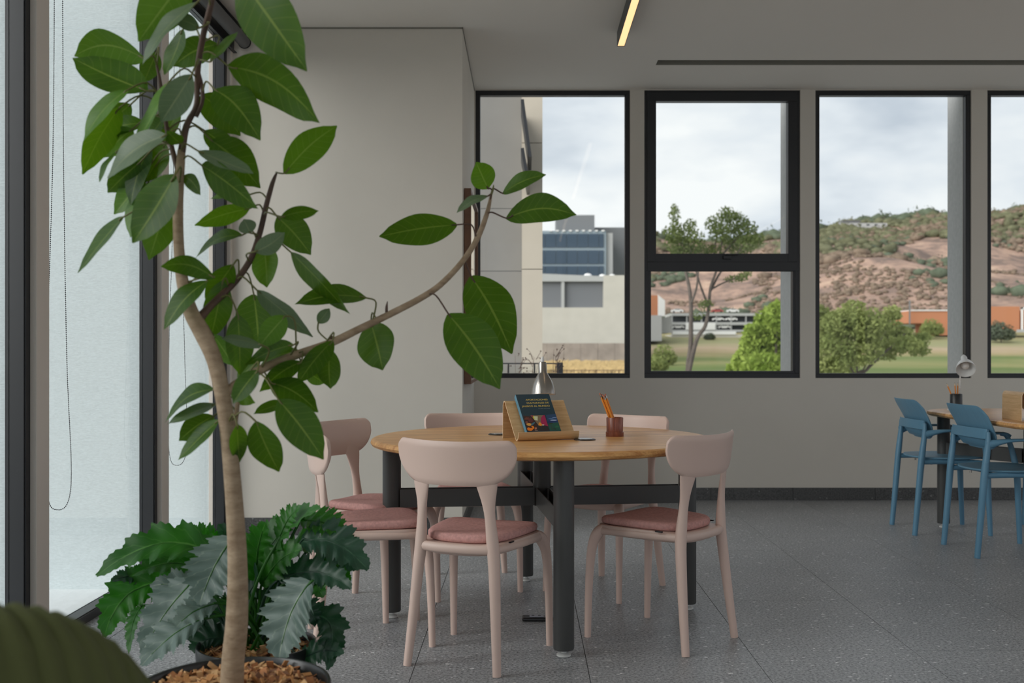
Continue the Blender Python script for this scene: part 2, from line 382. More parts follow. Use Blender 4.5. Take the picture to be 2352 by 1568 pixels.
# outside fins: pale ones on the left facade, grey ones on the back facade, and the ledge at their feet
for k, e_ in enumerate(ends[3:] + [YC + .05]):
    struct(MB().box(XL - .66, e_ - .09, -.06, XL - .088, e_ + .02, 3.6).build('wall_fin', M_fin, bevel=.004))
struct(MB().box(XL - .70, -3, -.30, XL - .131, YC + .12, -.05).build('trim_ledge', mat('pale_ledge', (.74, .77, .78), .9, noise_s=20, noise_a=.04)))
for i, (a, b) in enumerate(wx):
    xx = [None, (1815 - CX) / F * (YB + .18), (2213 - CX) / F * (YB + .18), (2609 - CX) / F * (YB + .18), (3002 - CX) / F * (YB + .18), None][i]
    if xx: struct(MB().box(xx, YB + .165, sill - .6, xx + .12, YB + .48, 3.6).build('wall_mullion_fin', M_finb))

# ---------------------------------------------------------------- ceiling lamp, framed mirror, blinds
def ceiling_lamp(x, y0, y1, label, grp=None):
    t = thing('ceiling_lamp', label, 'lamp', (x, y0, H), 0, grp); ln = y1 - y0; hw = .0235
    b = MB(); b.box(-hw, 0, -.088, -hw + .003, ln, 0); b.box(hw - .003, 0, -.088, hw, ln, 0); b.box(-hw, 0, -.088, hw, .003, 0); b.box(-hw, ln - .003, -.088, hw, ln, 0)
    b.build('housing', M_dsteel, t); MB().box(-hw + .0032, .0035, -.084, hw - .0032, ln - .0035, -.081).build('diffuser', M_light, t)
    ld = bpy.data.lights.new('lamp_light', 'AREA'); ld.shape = 'RECTANGLE'; ld.size = .04; ld.size_y = ln; ld.energy = LAMP_W * ln; ld.color = (1, .80, .58)
    lo = bpy.data.objects.new('lamp_light', ld); C.objects.link(lo); lo.parent = t; lo.location = (0, ln / 2, -.092)
    return t
LAMP_W = .35
yl = F * (H - .088 - EYE) / (CY - 107); xl = (1426 - CX) * yl / F
ceiling_lamp(xl, yl - 3.4, yl, 'slim black linear ceiling lamp with a glowing warm strip below')
ceiling_lamp(xl + 3.0, yl - 7.6, yl - 4.2, 'black linear ceiling lamp behind the seats, out of frame right')
ceiling_lamp(xl, yl - 8.6, yl - 5.2, 'black linear ceiling lamp behind the seats, out of frame rear')

def frame_on_column():
    x0 = XC + .003; y0, y1 = 6.42, 7.40; X1 = (1082 - CX) * y0 / F; d = X1 - x0
    z0, z1 = EYE - 74 * y0 / F, EYE + 376 * y0 / F
    t = thing('framed_mirror', 'tall mirror in a brown wooden frame hung on the side of the corner block', 'mirror', (x0, (y0 + y1) / 2, z0))
    w = (y1 - y0) / 2; h = z1 - z0; b = MB(); f = .022
    for q in ((0, -w, 0, d, -w + f, h), (0, w - f, 0, d, w, h), (0, -w + f, 0, d, w - f, f), (0, -w + f, h - f, d, w - f, h)): b.box(*q)
    b.build('frame', M_frame, t, bevel=.0015); MB().box(.004, -w + f, f, d - .012, w - f, h - f).build('mirror_glass', M_mirror, t)
frame_on_column()

def bead_chain(pts, parent, r=.0028, step=.0075):
    P = [Vector(p) for p in interp([tuple(p) for p in pts], 24)]
    b = MB(); acc = 0; last = P[0]
    octa = [(1,0,0),(-1,0,0),(0,1,0),(0,-1,0),(0,0,1),(0,0,-1)]; fs = [(0,2,4),(2,1,4),(1,3,4),(3,0,4),(2,0,5),(1,2,5),(3,1,5),(0,3,5)]
    for p in P[1:]:
        seg = (p - last).length; d = acc
        while d < seg:
            q = last.lerp(p, d / seg); b.add([q + Vector(o) * r for o in octa], fs); d += step
        acc = d - seg; last = p
    b.tube(P[::4], .0006, 4)
    return b.build('bead_chain', M_bead, parent, smooth=80)
def blind(y0, y1, label, chain, zb=.5, xr=XL + .085):
    t = thing('roller_blind', label, 'blind', (xr, y1, H), 0, 'rolled up grey blinds above the left windows')
    zc = H - .105
    b = MB(); b.tube([(0, y0 - y1 + .02, zc - H), (0, -.02, zc - H)], .036, 28); b.build('roll', M_grey_tube, t, smooth=40)
    e = MB()
    for yy in (y0 - y1 + .008, -.016): e.tube([(0, yy, zc - H), (0, yy + .008, zc - H)], .039, 24); e.box(-.012, yy, zc - H, .012, yy + .008, 0)
    e.build('bracket', M_bchip, t, smooth=40)
    f = MB(); f.box(-.066, y0 - y1 + .01, -.17, -.062, -.01, 0); f.box(-.066, y0 - y1 + .01, -.17, -.045, -.01, -.166); f.box(-.066, y0 - y1 + .01, -.02, -.01, -.01, -.016)
    f.build('head_channel', M_black, t)
    if chain:
        a, c, yy = chain
        L_ = Matrix.Translation((-xr, -y1, -H))
        w = [L_ @ Vector(p) for p in ((a[0], yy, zc), (a[1], yy, 1.9), (a[2], yy, 1.1), (a[2] - .002, yy, zb + .10), ((a[2] + c[2]) / 2 - .01, yy, zb), (c[2], yy, zb + .09), (c[1], yy, 1.1), (c[0] + .004, yy, 1.9), (c[0], yy, zc))]
        bead_chain(w, t)
yc1 = far[0] + .05; k1 = yc1 / F
blind(far[0] + .0, far[1] - .02, 'rolled grey blind over the left window between the first two piers, long chain', (((126-CX)*k1, (122-CX)*k1, (108-CX)*k1), ((143-CX)*k1, (153-CX)*k1, (163-CX)*k1), yc1), EYE - 362 * k1)
yc2 = far[1] + .05; k2 = yc2 / F
blind(far[1] + .0, YC - .04, 'rolled grey blind over the left window nearest the corner', (((400-CX)*k2, (398-CX)*k2, (388-CX)*k2), ((413-CX)*k2, (424-CX)*k2, (429-CX)*k2), yc2), EYE - 260 * k2)
blind(far[0] - pitch, far[0] - .02, 'rolled grey blind over the left window nearest the armchair', None)

# ---------------------------------------------------------------- tables
def loft_out(outline, prof, zf=None):
    """outline: list of (x,y); prof: list of (scale, z, push) rings"""
    R = []
    for s, z in prof: R.append([(x * s, y * s, z + (zf(x * s, y * s) if zf else 0)) for x, y in outline])
    return R
def circle_table(cx, cy, rot, label):
    t = thing('round_table', label, 'table', (cx, cy, 0), rot)
    r = .715; z0, z1 = .712, .744
    b = MB(); prof = [(.3, z0), (r - .02, z0), (r - .006, z0 + .005), (r, z0 + .015), (r - .004, z1 - .006), (r - .012, z1 - .001), (r - .02, z1), (r*.5, z1), (.02, z1)]
    b.lathe(prof, 96); b.build('tabletop', M_top, t, smooth=35)
    for k in range(4):
        a = k * PI / 2; x, y = .628 * math.cos(a), .628 * math.sin(a)
        lg = MB().lathe([(.0365, .026), (.038, .03), (.038, z0 - .001)], 32).build('leg', M_dsteel, t, smooth=35); lg.location = (x, y, 0)
        ft = MB().lathe([(.022, 0), (.026, .002), (.026, .008), (.018, .012), (.010, .014), (.010, .028)], 20).build('levelling_foot', M_foot, lg, smooth=35)
        c = MB(); u = Vector((math.cos(a), math.sin(a), 0)); w = Vector((-u.y, u.x, 0))
        for sg in (-1, 1): c.obox(u * .314 + w * (.026 * sg) + Vector((0, 0, .495)), u * .280, w * .002, Vector((0, 0, .037)))
        c.obox(u * .314 + Vector((0, 0, .46)), u * .280, w * .026, Vector((0, 0, .002)))
        c.build('beam', M_dsteel, t)
    MB().lathe([(.0365, .455), (.038, .458), (.038, z0 - .001)], 32).build('centre_post', M_dsteel, t, smooth=35)
    MB().lathe([(.09, z0 - .006), (.09, z0 - .001)], 32).build('mounting_plate', M_dsteel, t)
    return t
def floorpt(px, py): Y = F * EYE / (py - CY); return ((px - CX) * Y / F, Y)
fl_legs = [floorpt(895, 1418), floorpt(1295, 1508), floorpt(1585, 1395), floorpt(1203, 1333)]
TX = sum(p[0] for p in fl_legs) / 4; TY = sum(p[1] for p in fl_legs) / 4
circle_table(TX, TY, math.radians(6.3), 'round honey wood table on thick charcoal tube legs among rose chairs')
ZT = .744
def grommet(px, py, zt, label, grp):
    p = onz(px, py, zt); t = thing('cable_grommet', label, 'grommet', p, 0, grp)
    MB().lathe([(.044, 0), (.044, .003), (.040, .005), (.034, .005), (.034, .002), (.030, .002)], 28).build('ring', M_bchip, t, smooth=35)
    MB().lathe([(.005, .006), (.033, .006), (.033, .0035), (.005, .0035)][::-1], 28).build('cover', M_chrome, t, smooth=35)
grommet(1145, 998, ZT, 'round silver cable cover set in the round table left of the book stand', 'cable covers')
grommet(1343, 1010, ZT, 'round silver cable cover set in the round table right of the book stand', 'cable covers')

def book_stand(loc, rz, label, w=.262, zs=1.0):
    t = thing('book_stand', label, 'book stand', loc, rz)
    # side profile in (d = away from reader, z)
    prof = [(-.014, .036), (-.013, .022), (-.007, .009), (.004, .003), (.016, .006), (.030, .020), (.130, .128), (.141, .143), (.152, .151), (.163, .149), (.170, .138), (.172, .12), (.174, .0)]
    P = interp(prof, 5); n = len(P); th = .0045; A = []; B = []
    for i, (d, z) in enumerate(P):
        d2, z2 = P[min(i+1, n-1)]; d1, z1 = P[max(i-1, 0)]; tx, tz = d2 - d1, z2 - z1; l = math.hypot(tx, tz); nx, nz = -tz / l, tx / l
        A.append((d + nx*th/2, z + nz*th/2)); B.append((d - nx*th/2, z - nz*th/2))
    mn = min(z for d, z in A + B)
    v = []; 
    for x in (-w/2, w/2):
        for q in (A, B): v += [(x, d, max(z - mn*0, .0004)) for d, z in q]
    f = []; m = []
    for i in range(n - 1):
        for base in (0, n): a = base + i; f.append((a, a+1, a+1+2*n, a+2*n)); m.append(0)
        for base in (0, 2*n): a = base + i; f.append((a, a+1, a+1+n, a+n)); m.append(1)
    for i in (0, n - 1): f.append((i, i+n, i+3*n, i+2*n)); m.append(1)
    b = MB(); b.v = v; b.f = f; b.m = m
    b.build('bent_panel', [M_ply, M_plyedge], t, smooth=30)
    return t
pf = at(1189, 1013.4, F * (EYE - ZT) / (1013.4 - CY)); 
RS = math.radians(20.5)
lp, rp = onz(1189, 1013.4, ZT), onz(1327, 1008.5, ZT)
mid = (lp + rp) / 2
bs_loc = mid + Matrix.Rotation(RS, 3, 'Z') @ Vector((0, .004, 0)); bs_loc.z = ZT
book_stand(bs_loc, RS, 'bent pale wood book stand holding the teal book on the round table')

def book():
    W_, Hh, th = .148, .205, .020
    t = thing('book', 'teal paperback with yellow title and three cover pictures, leaning on the wooden stand', 'book', bs_loc, RS)
    tilt = math.atan2(.108, .100)  # slope of the stand
    Mx = Matrix.Translation((-.088, .0115, .0165)) @ Matrix.Rotation(tilt - PI / 2, 4, 'X') @ Matrix.Rotation(math.radians(0), 4, 'Y')
    # local: x right, z up the cover, -y out towards the reader; the stand is on +y
    def place(o): o.matrix_local = Mx; return o
    teal = mat('teal_cover', (.010, .040, .060), .35); spine = mat('light_blue_spine', (.10, .26, .36), .4); page = mat('paper', (.7, .68, .62), .8)
    def P(b): 
        return b
    cover = MB().box(0, -th, 0, W_, -th + .0008, Hh); cover.box(0, -.0008, 0, W_, 0, Hh); place(cover.build('cover', teal, t))
    place(MB().box(-.0008, -th, 0, 0, 0, Hh).build('spine', spine, t)); place(MB().box(.0002, -th + .0009, .001, W_ - .001, -.0009, Hh - .001).build('pages', page, t))
    gold = mat('yellow_ink', (.62, .46, .11), .5)
    def text(s, size, xr, z, nm, m):
        cu = bpy.data.curves.new('title', 'FONT'); cu.body = s; cu.size = size; cu.align_x = 'RIGHT'; cu.offset = size * .018
        o = bpy.data.objects.new('title', cu); C.objects.link(o); bpy.context.view_layer.update()
        me = bpy.data.meshes.new_from_object(o.evaluated_get(bpy.context.evaluated_depsgraph_get())); bpy.data.objects.remove(o)
        sx = 1.0; me.transform(Matrix.Translation((xr, -th - .0003, z)) @ Matrix.Rotation(PI / 2, 4, 'X') @ Matrix.Scale(1.12, 4, (1, 0, 0)))
        me.materials.clear(); me.materials.append(m); q = bpy.data.objects.new(nm, me); C.objects.link(q); q.parent = t; q.matrix_local = Mx; return q
    text('APORTACIONES', .0118, W_ - .014, Hh - .034, 'title_line', gold)
    text('CULTURALES DE', .0118, W_ - .014, Hh - .051, 'title_line', gold)
    text('JALISCO AL MUNDO', .0118, W_ - .014, Hh - .068, 'title_line', gold)
    ink = mat('grey_ink', (.25, .28, .26), .5)
    au = MB(); x = W_ - .068
    for wl in (.006, .013, .012, .013): au.box(x, -th - .0003, Hh - .0795, x + wl, -th, Hh - .0780); x += wl + .0025
    place(au.build('byline', ink, t))
    # three pictures, each a flat print made of colour patches
    def pic(nm, quad, patches):
        b = MB(); ms = []
        def poly(pts, col, d):
            m_ = mat(nm + '_ink', col, .35); ms.append(m_); b.add([(x, -th - d, z) for x, z in pts], [tuple(range(len(pts)))], len(ms) - 1)
        poly(quad, patches[0], .0003)
        for k, (pts, col) in enumerate(patches[1:]): poly(pts, col, .0004 + .00004 * k)
        place(b.build(nm, ms, t))
    z0, z1 = .010, .092
    def blob(cx, cz, rx, rz, n=14, rot=0, wob=.15, seed=1):
        rr = random.Random(seed); return [(cx + math.cos(a + rot) * rx * (1 + rr.uniform(-wob, wob)), cz + math.sin(a + rot) * rz * (1 + rr.uniform(-wob, wob))) for a in [2*PI*i/n for i in range(n)]]
    pic('guitar_picture', [(.004, z0), (.050, z0), (.050, z0 + .03), (.046, z1 - .02), (.036, z1 - .004), (.004, z1)], [(.045, .015, .012),
        (blob(.018, .075, .011, .008, seed=2, wob=.5), (.16, .04, .025)), (blob(.032, .066, .010, .012, seed=3, wob=.6), (.13, .025, .03)), (blob(.011, .055, .006, .008, seed=5), (.22, .07, .04)),
        (blob(.019, .045, .012, .007, seed=6), (.70, .36, .07)), (blob(.016, .022, .013, .010, seed=7), (.85, .20, .01)), (blob(.030, .030, .007, .008, seed=8), (.85, .22, .01)),
        (blob(.021, .031, .008, .004, seed=9), (.05, .012, .01)), ([(.024, .038), (.036, .044), (.046, .053), (.044, .057), (.030, .050)], (.05, .16, .22)), (blob(.042, .024, .004, .006, seed=11, wob=.5), (.55, .2, .12)), (blob(.040, .014, .008, .003, seed=12, wob=.5), (.2, .16, .13))])
    pic('lantern_picture', [(.052, z0), (.098, z0), (.098, .034), (.098, z1), (.036, z1), (.048, .060)], [(.022, .018, .020),
        ([(.036, z1), (.092, z1), (.080, .040), (.058, .036), (.048, .065)], (.22, .15, .09)), ([(.092, z1), (.098, z1), (.098, .034), (.074, .042), (.072, .060), (.080, .080)], (.36, .015, .08)),
        ([(.044, .088), (.066, .086), (.060, .064), (.047, .068)], (.62, .66, .42)), ([(.042, .090), (.050, .089), (.049, .070), (.045, .074)], (.62, .55, .05)),
        (blob(.066, .046, .008, .009, seed=4, wob=.4), (.85, .30, .03)), (blob(.077, .040, .005, .003, seed=5, wob=.5), (.85, .65, .5)), ([(.036, z1), (.048, z1), (.044, .082)], (.35, .05, .06))])
    pic('landscape_picture', [(.100, z0), (W_, z0), (W_, z1 + .006), (.104, z1)], [(.018, .060, .14),
        ([(.100, z0), (W_, z0), (W_, .052), (.125, .050), (.100, .044)], (.012, .085, .06)), ([(.101, .050), (W_, .056), (W_, .062), (.101, .060)], (.01, .03, .12)),
        (blob(.130, .064, .014, .003, seed=2), (.42, .5, .7)), (blob(.138, .078, .010, .002, seed=3), (.25, .35, .6)), (blob(.120, .072, .012, .0015, seed=4), (.12, .25, .5)),
        (blob(.113, .047, .009, .004, seed=5, wob=.4), (.02, .05, .015)), ([(.109, .012), (.112, .012), (.113, .046), (.111, .046)], (.05, .05, .04)), (blob(.135, .03, .010, .006, seed=7, wob=.5), (.02, .14, .06)), (blob(.122, .020, .010, .005, seed=8, wob=.5), (.015, .05, .04))])
book()

def pencil_cup(p, r, h, m, label, ring=True):
    t = thing('pencil_cup', label, 'pencil cup', p)
    prof = [(r + .001 if ring else r, 0), (r + .0015 if ring else r, .002), (r + .0015 if ring else r, .018), (r - .0015 if ring else r, .021), (r - .0005 if ring else r, h - .003), (r - .002, h), (r - .005, h - .001), (r - .006, .008), (.001, .006)]
    MB().lathe(prof, 40).build('body', m, t, smooth=35); return t
def pencil(a, b, label, grp, r=.0037, sharp=True):
    a, b = Vector(a), Vector(b); t = thing('pencil', label, 'pencil', a, 0, grp); d = b - a; u = d.normalized(); L_ = d.length
    MB().tube([Vector((0,0,0)), u * (L_ - .02)], r, 6).build('barrel', M_pencil, t, smooth=20)
    if sharp:
        MB().tube([u * (L_ - .02), u * (L_ - .005)], [r, r*.35], 6).build('cone', M_plyedge, t); MB().tube([u * (L_ - .005), u * L_], [r*.35, r*.05], 6).build('lead', M_bchip, t)
    else:
        MB().tube([u * (L_ - .02), u * (L_ - .008)], r * 1.05, 8).build('ferrule', M_chrome, t, smooth=40); MB().tube([u * (L_ - .008), u * L_], r * .9, 8).build('eraser', mat('eraser', (.45, .18, .12), .8), t, smooth=40)
cp = onz(1412, 1001.5, ZT); 
pencil_cup(cp, .0365, .080, M_rose, 'turned dark red wood pencil cup on the round table')
top = at(1383, 906, cp.y)
pl_lab = ['orange pencil leaning left in the red wood cup, topmost', 'orange pencil in the middle of the red wood cup bundle', 'orange pencil lowest of the leaning red cup bundle', 'orange pencil rearmost in the leaning red cup bundle', 'orange pencil nearest the camera in the red cup bundle']
for k, (ax, ay, bx, by, bz) in enumerate([(-.004, 0, -.003, .004, .004), (.000, .004, .003, .002, 0), (.006, 0, .008, 0, .002), (.001, .009, .001, .009, .001), (.003, -.007, .005, -.006, -.002)]):
    base = cp + Vector((.010 + ax * 1.6, ay, .0088)); pencil(base, top + Vector(((bx - .002) * 2.1, by, bz * 1.6)), pl_lab[k], 'pencils in the red wood cup', sharp=False)

def desk_lamp(base, pivot, aim, m_shade, m_in, label, r=.053, hgt=.132, base_r=.065):
    t = thing('desk_lamp', label, 'lamp', base); p = Vector(pivot) - Vector(base); a = Vector(aim).normalized()
    MB().lathe([(base_r, 0), (base_r, .006), (base_r*.85, .012), (.012, .020), (.008, .03)], 36).build('base', m_shade, t, smooth=40)
    st = Vector((0, 0, .02)); q = Vector((p.x * .5, p.y * .5, p.z * .55))
    MB().tube(interp([tuple(st), (0, 0, p.z * .5), (p.x*.2, p.y*.2, p.z*.8), tuple(p)], 8), .005, 12).build('stem', M_chrome, t, smooth=40)
    R = Vector((0, 0, -1)).rotation_difference(a).to_matrix()
    sh = MB(); pr = [(.006, .012), (.016, .010), (.0185, 0), (.0185, -.036), (.023, -.042), (r*.60, -.058), (r*.78, -.076), (r*.90, -.096), (r*.97, -.114), (r, -hgt), (r - .002, -hgt), (r*.95, -.114), (r*.88, -.096), (r*.76, -.077), (r*.57, -.060), (.018, -.046), (.004, -.044)]
    sh.lathe(pr, 40, M=R, c=tuple(p)); 
    o = sh.build('lamp_shade', m_shade, t, smooth=40)
    kn = MB(); kn.tube([p + R @ Vector((0, 0, .010)), p + R @ Vector((0, 0, .020)), p + R @ Vector((.002, 0, .034))], [.007, .009, .004], 14); kn.build('switch_knob', M_white, t, smooth=40)
    bl = MB(); bl.lathe([(.002, -.050), (.014, -.056), (.022, -.072), (.024, -.086), (.018, -.100), (.004, -.106)], 20, M=R, c=tuple(p)); bl.build('bulb', M_white, t, smooth=50)
    li = MB(); li.lathe([(r - .0025, -hgt + .001), (r*.95, -.118), (r*.875, -.0965), (r*.75, -.078), (r*.56, -.061)], 40, M=R, c=tuple(p), cap=False); li.build('shade_lining', m_in, t, smooth=50)
    return t
yL = TY + .16
desk_lamp(at(1262, 1000, 1) * 0 + Vector(((1250 - CX) * (yL + .07) / F, yL + .07, ZT)), at(1246, 837, yL), (.03, -.14, -1), M_chrome, M_white, 'brushed steel desk lamp standing behind the book stand')

# power strip under the table
ps = floorpt(1199, 1428)
t = thing('floor_socket_strip', 'low black power strip lying on the stone floor under the round table', 'power strip', (ps[0], ps[1], 0), 0)
b = MB(); b.box(0, 0, .001, .165, .058, .016); b.build('body', M_bchip, t, bevel=.007)
for k in range(2):
    b = MB(); x = .028 + .062 * k + .003; b.box(x, .012, .0165, x + .058, .048, .0195); s_ = b.build('socket_plate', mat('grey_socket', (.30, .30, .35), .4), t, bevel=.001)
    h = MB()
    for q in (.014, .040): h.lathe([(.006, .0196), (.006, .0205)], 12, c=(x + q, .03, 0))
    h.build('socket_hole', M_bchip, s_)

# ---------------------------------------------------------------- rose chairs
def sgn_pow(v, p): return math.copysign(abs(v) ** p, v)
def seat_outline(n=56, fw=.206, rw=.156, y0=-.196, y1=.205, e=.52):
    out = []
    for k in range(n):
        a = 2 * PI * k / n; c, s = sgn_pow(math.cos(a), e), sgn_pow(math.sin(a), e)
        y = (y1 + y0) / 2 + s * (y1 - y0) / 2; w = rw + (fw - rw) * (y - y0) / (y1 - y0); out.append((c * w, y))
    return out
def shell(fn, nu, nv, th, name, m, parent, smooth=60):
    """closed panel around the surface fn(u,v), u,v in 0..1, thinning to a rounded rim"""
    G = [[Vector(fn(i / nu, j / nv)) for j in range(nv + 1)] for i in range(nu + 1)]
    def nrm(i, j):
        a = G[min(i+1, nu)][j] - G[max(i-1, 0)][j]; b = G[i][min(j+1, nv)] - G[i][max(j-1, 0)]
        n = a.cross(b); return n.normalized() if n.length > 1e-12 else Vector((0, 1, 0))
    v = []; idx = {}
    for s in (1, -1):
        for i in range(nu + 1):
            for j in range(nv + 1):
                e = min(i / 2, (nu - i) / 2, j / 2, (nv - j) / 2, 1); k = math.sqrt(max(0, 1 - (1 - e) ** 2)) * .85 + .15
                idx[s, i, j] = len(v); v.append(G[i][j] + nrm(i, j) * (th / 2 * s * k))
    f = []
    for i in range(nu):
        for j in range(nv):
            f.append((idx[1,i,j], idx[1,i+1,j], idx[1,i+1,j+1], idx[1,i,j+1])); f.append((idx[-1,i,j], idx[-1,i,j+1], idx[-1,i+1,j+1], idx[-1,i+1,j]))
    for i in range(nu):
        for j in (0, nv): f.append((idx[1,i,j], idx[1,i+1,j], idx[-1,i+1,j], idx[-1,i,j]))
    for j in range(nv):
        for i in (0, nu): f.append((idx[1,i,j], idx[1,i,j+1], idx[-1,i,j+1], idx[-1,i,j]))
    b = MB(); b.v = v; b.f = f; b.m = [0] * len(f)
    return b.build(name, m, parent, smooth=smooth)
CH_G = 'rose chairs around the round table'
def rose_chair(label):
    t = thing('dining_chair', label, 'chair', (0, 0, 0), 0, CH_G)
    # backrest: wide curved band with round lower corners
    def back(u, v):
        s = (u - .5) * 2; W = .226; x = W * math.sin(s * PI / 2) if True else W * s
        ax = abs(x); zt, zb = .800, .640
        zu = zt - .006 * (1 - (ax / W) ** 2); 
        if ax > W - .03: q = (ax - (W - .03)) / .03; zu -= .034 * (1 - math.sqrt(max(0, 1 - q * q)))
        zl = zb
        if ax > .115: q = (ax - .115) / (W - .115); zl += .112 * (1 - math.sqrt(max(0, 1 - q * q)))
        z = zl + (zu - zl) * v
        y = -.228 + 1.35 * x * x - (z - .64) * .14
        return (x, y, z)
    shell(back, 36, 14, .016, 'backrest', M_pink, t)
    # seat frame: shallow pan
    o = seat_outline()
    b = MB(); b.rings(loft_out(o, [(.78, .398), (.93, .398), (.975, .402), (.995, .412), (1.0, .428), (.99, .4345), (.96, .436), (.5, .4355)], lambda x, y: .010 * (x / .2) ** 2 - .006)); b.build('seat_frame', M_pink, t, smooth=50)
    # cushion
    def dish(x, y): return -.007 * math.exp(-((x / .13) ** 2 + ((y + .03) / .13) ** 2)) + .009 * (x / .2) ** 2 + (-.05 * max(0, y - .14) ** 1.0 * (1 - 0)) - .003
    pr = [(.3, .4362), (.90, .4362), (.955, .440), (.972, .448), (.965, .459), (.93, .4655), (.87, .468), (.7, .469), (.5, .469), (.3, .469), (.12, .469), (.02, .469)]
    o2 = seat_outline(56, .201, .156, -.170, .201, .50)
    MB().rings(loft_out(o2, pr, dish)).build('cushion', M_pinkfab, t, smooth=60)
    for sx in (-1, 1):
        # front leg, blending into the pan corner
        b = MB(); b.tube(interp([(sx*.200, .205, 0), (sx*.198, .200, .20), (sx*.192, .190, .345), (sx*.178, .170, .405), (sx*.160, .150, .424)], 5),
                         [r for r in [i[0] for i in interp([(.0125,), (.0150,), (.0180,), (.0240,), (.022,)], 5)]], 14, hint=(1, 0, 0), ry=[i[0] for i in interp([(.0125,), (.0150,), (.0185,), (.022,), (.015,)], 5)])
        b.build('leg', M_pink, t, smooth=60)
        P = interp([(sx*.172, -.222, 0), (sx*.160, -.204, .16), (sx*.147, -.186, .34), (sx*.139, -.181, .43), (sx*.130, -.189, .55), (sx*.126, -.202, .645), (sx*.120, -.2125, .692)], 5)
        rx = [i[0] for i in interp([(.0145,), (.0175,), (.0205,), (.0220,), (.0195,), (.0370,), (.044,)], 5)]; ry = [i[0] for i in interp([(.0145,), (.017,), (.020,), (.0200,), (.0130,), (.0080,), (.0030,)], 5)]
        b = MB(); b.tube(P, rx, 20, ry=ry, hint=(1, sx*.33, 0)); b.build('leg', M_pink, t, smooth=60)
        # arm of the frame running forward from the rear post under the cushion
        b = MB(); b.tube(interp([(sx*.139, -.184, .418), (sx*.152, -.12, .418), (sx*.172, .0, .417), (sx*.180, .12, .416), (sx*.172, .170, .411)], 4), .014, 12, ry=.016, hint=(1, 0, 0)); b.build('side_rail', M_pink, t, smooth=60)
    b = MB(); b.tube(interp([(-.139, -.182, .42), (-.06, -.196, .418), (.06, -.196, .418), (.139, -.182, .42)], 4), .014, 12, ry=.018, hint=(0, 1, 0)); b.build('rear_rail', M_pink, t, smooth=60)
    for sx in (-1, 1):
        MB().box(sx*.178 - .004, -.125, .4365, sx*.178 + .004, -.095, .4415).build('strap', M_bchip, t)
    return t
chairs = [  # centre from the feet in the photograph, heading of the seat front
    ([(934,1528),(1142,1555),(1264,1482),(1041,1455)], 'rose chair nearest the camera, its back turned to us'),
    ([(1578,1509),(1694,1464),(1485,1416.5),(1345,1461)], 'rose chair at the right of the round table, back half turned to us'),
    (None, 'rose chair at the near left of the round table, partly hidden by the plants'),
    (None, 'rose chair at the far left of the round table beside the corner block'),
    ([(1164,1313.6),(1075,1318),(1004.6,1364),(1184,1358)], 'rose chair behind the round table, facing us beside the book stand'),
    ([(1381,1321),(1528,1343),(1424,1385),(1247,1357.5)], 'rose chair behind the round table, facing us behind the pencil cup')]
proto = rose_chair(chairs[0][1])
kF = F / 2300
spots = []
def P2(x, y): return Vector((x, y * kF))
def pose(fm, rm): d = (fm - rm).normalized(); c = (fm + rm) / 2 + d * .01; return (c.x, c.y, math.atan2(-d.x, d.y))
spots.append(pose(P2(-.0915, 3.83), P2(-.254, 3.45)))
spots.append(pose(P2(.371, 4.016), P2(.703, 3.734)))
spots.append(pose(P2(-.405, 3.925), P2(-.80, 3.83)))
spots.append(pose(P2(-.478, 4.242), P2(-.85, 4.425)))
spots.append(pose(P2(-.219, 4.575), P2(-.270, 4.975)))
spots.append(pose(P2(.251, 4.495), P2(.52, 4.83)))
for k, (s_, ch) in enumerate(zip(spots, chairs)):
    o = proto if k == 0 else copy_tree(proto)
    o.location = (s_[0], s_[1], 0); o.rotation_euler = (0, 0, s_[2]); o['label'] = ch[1]

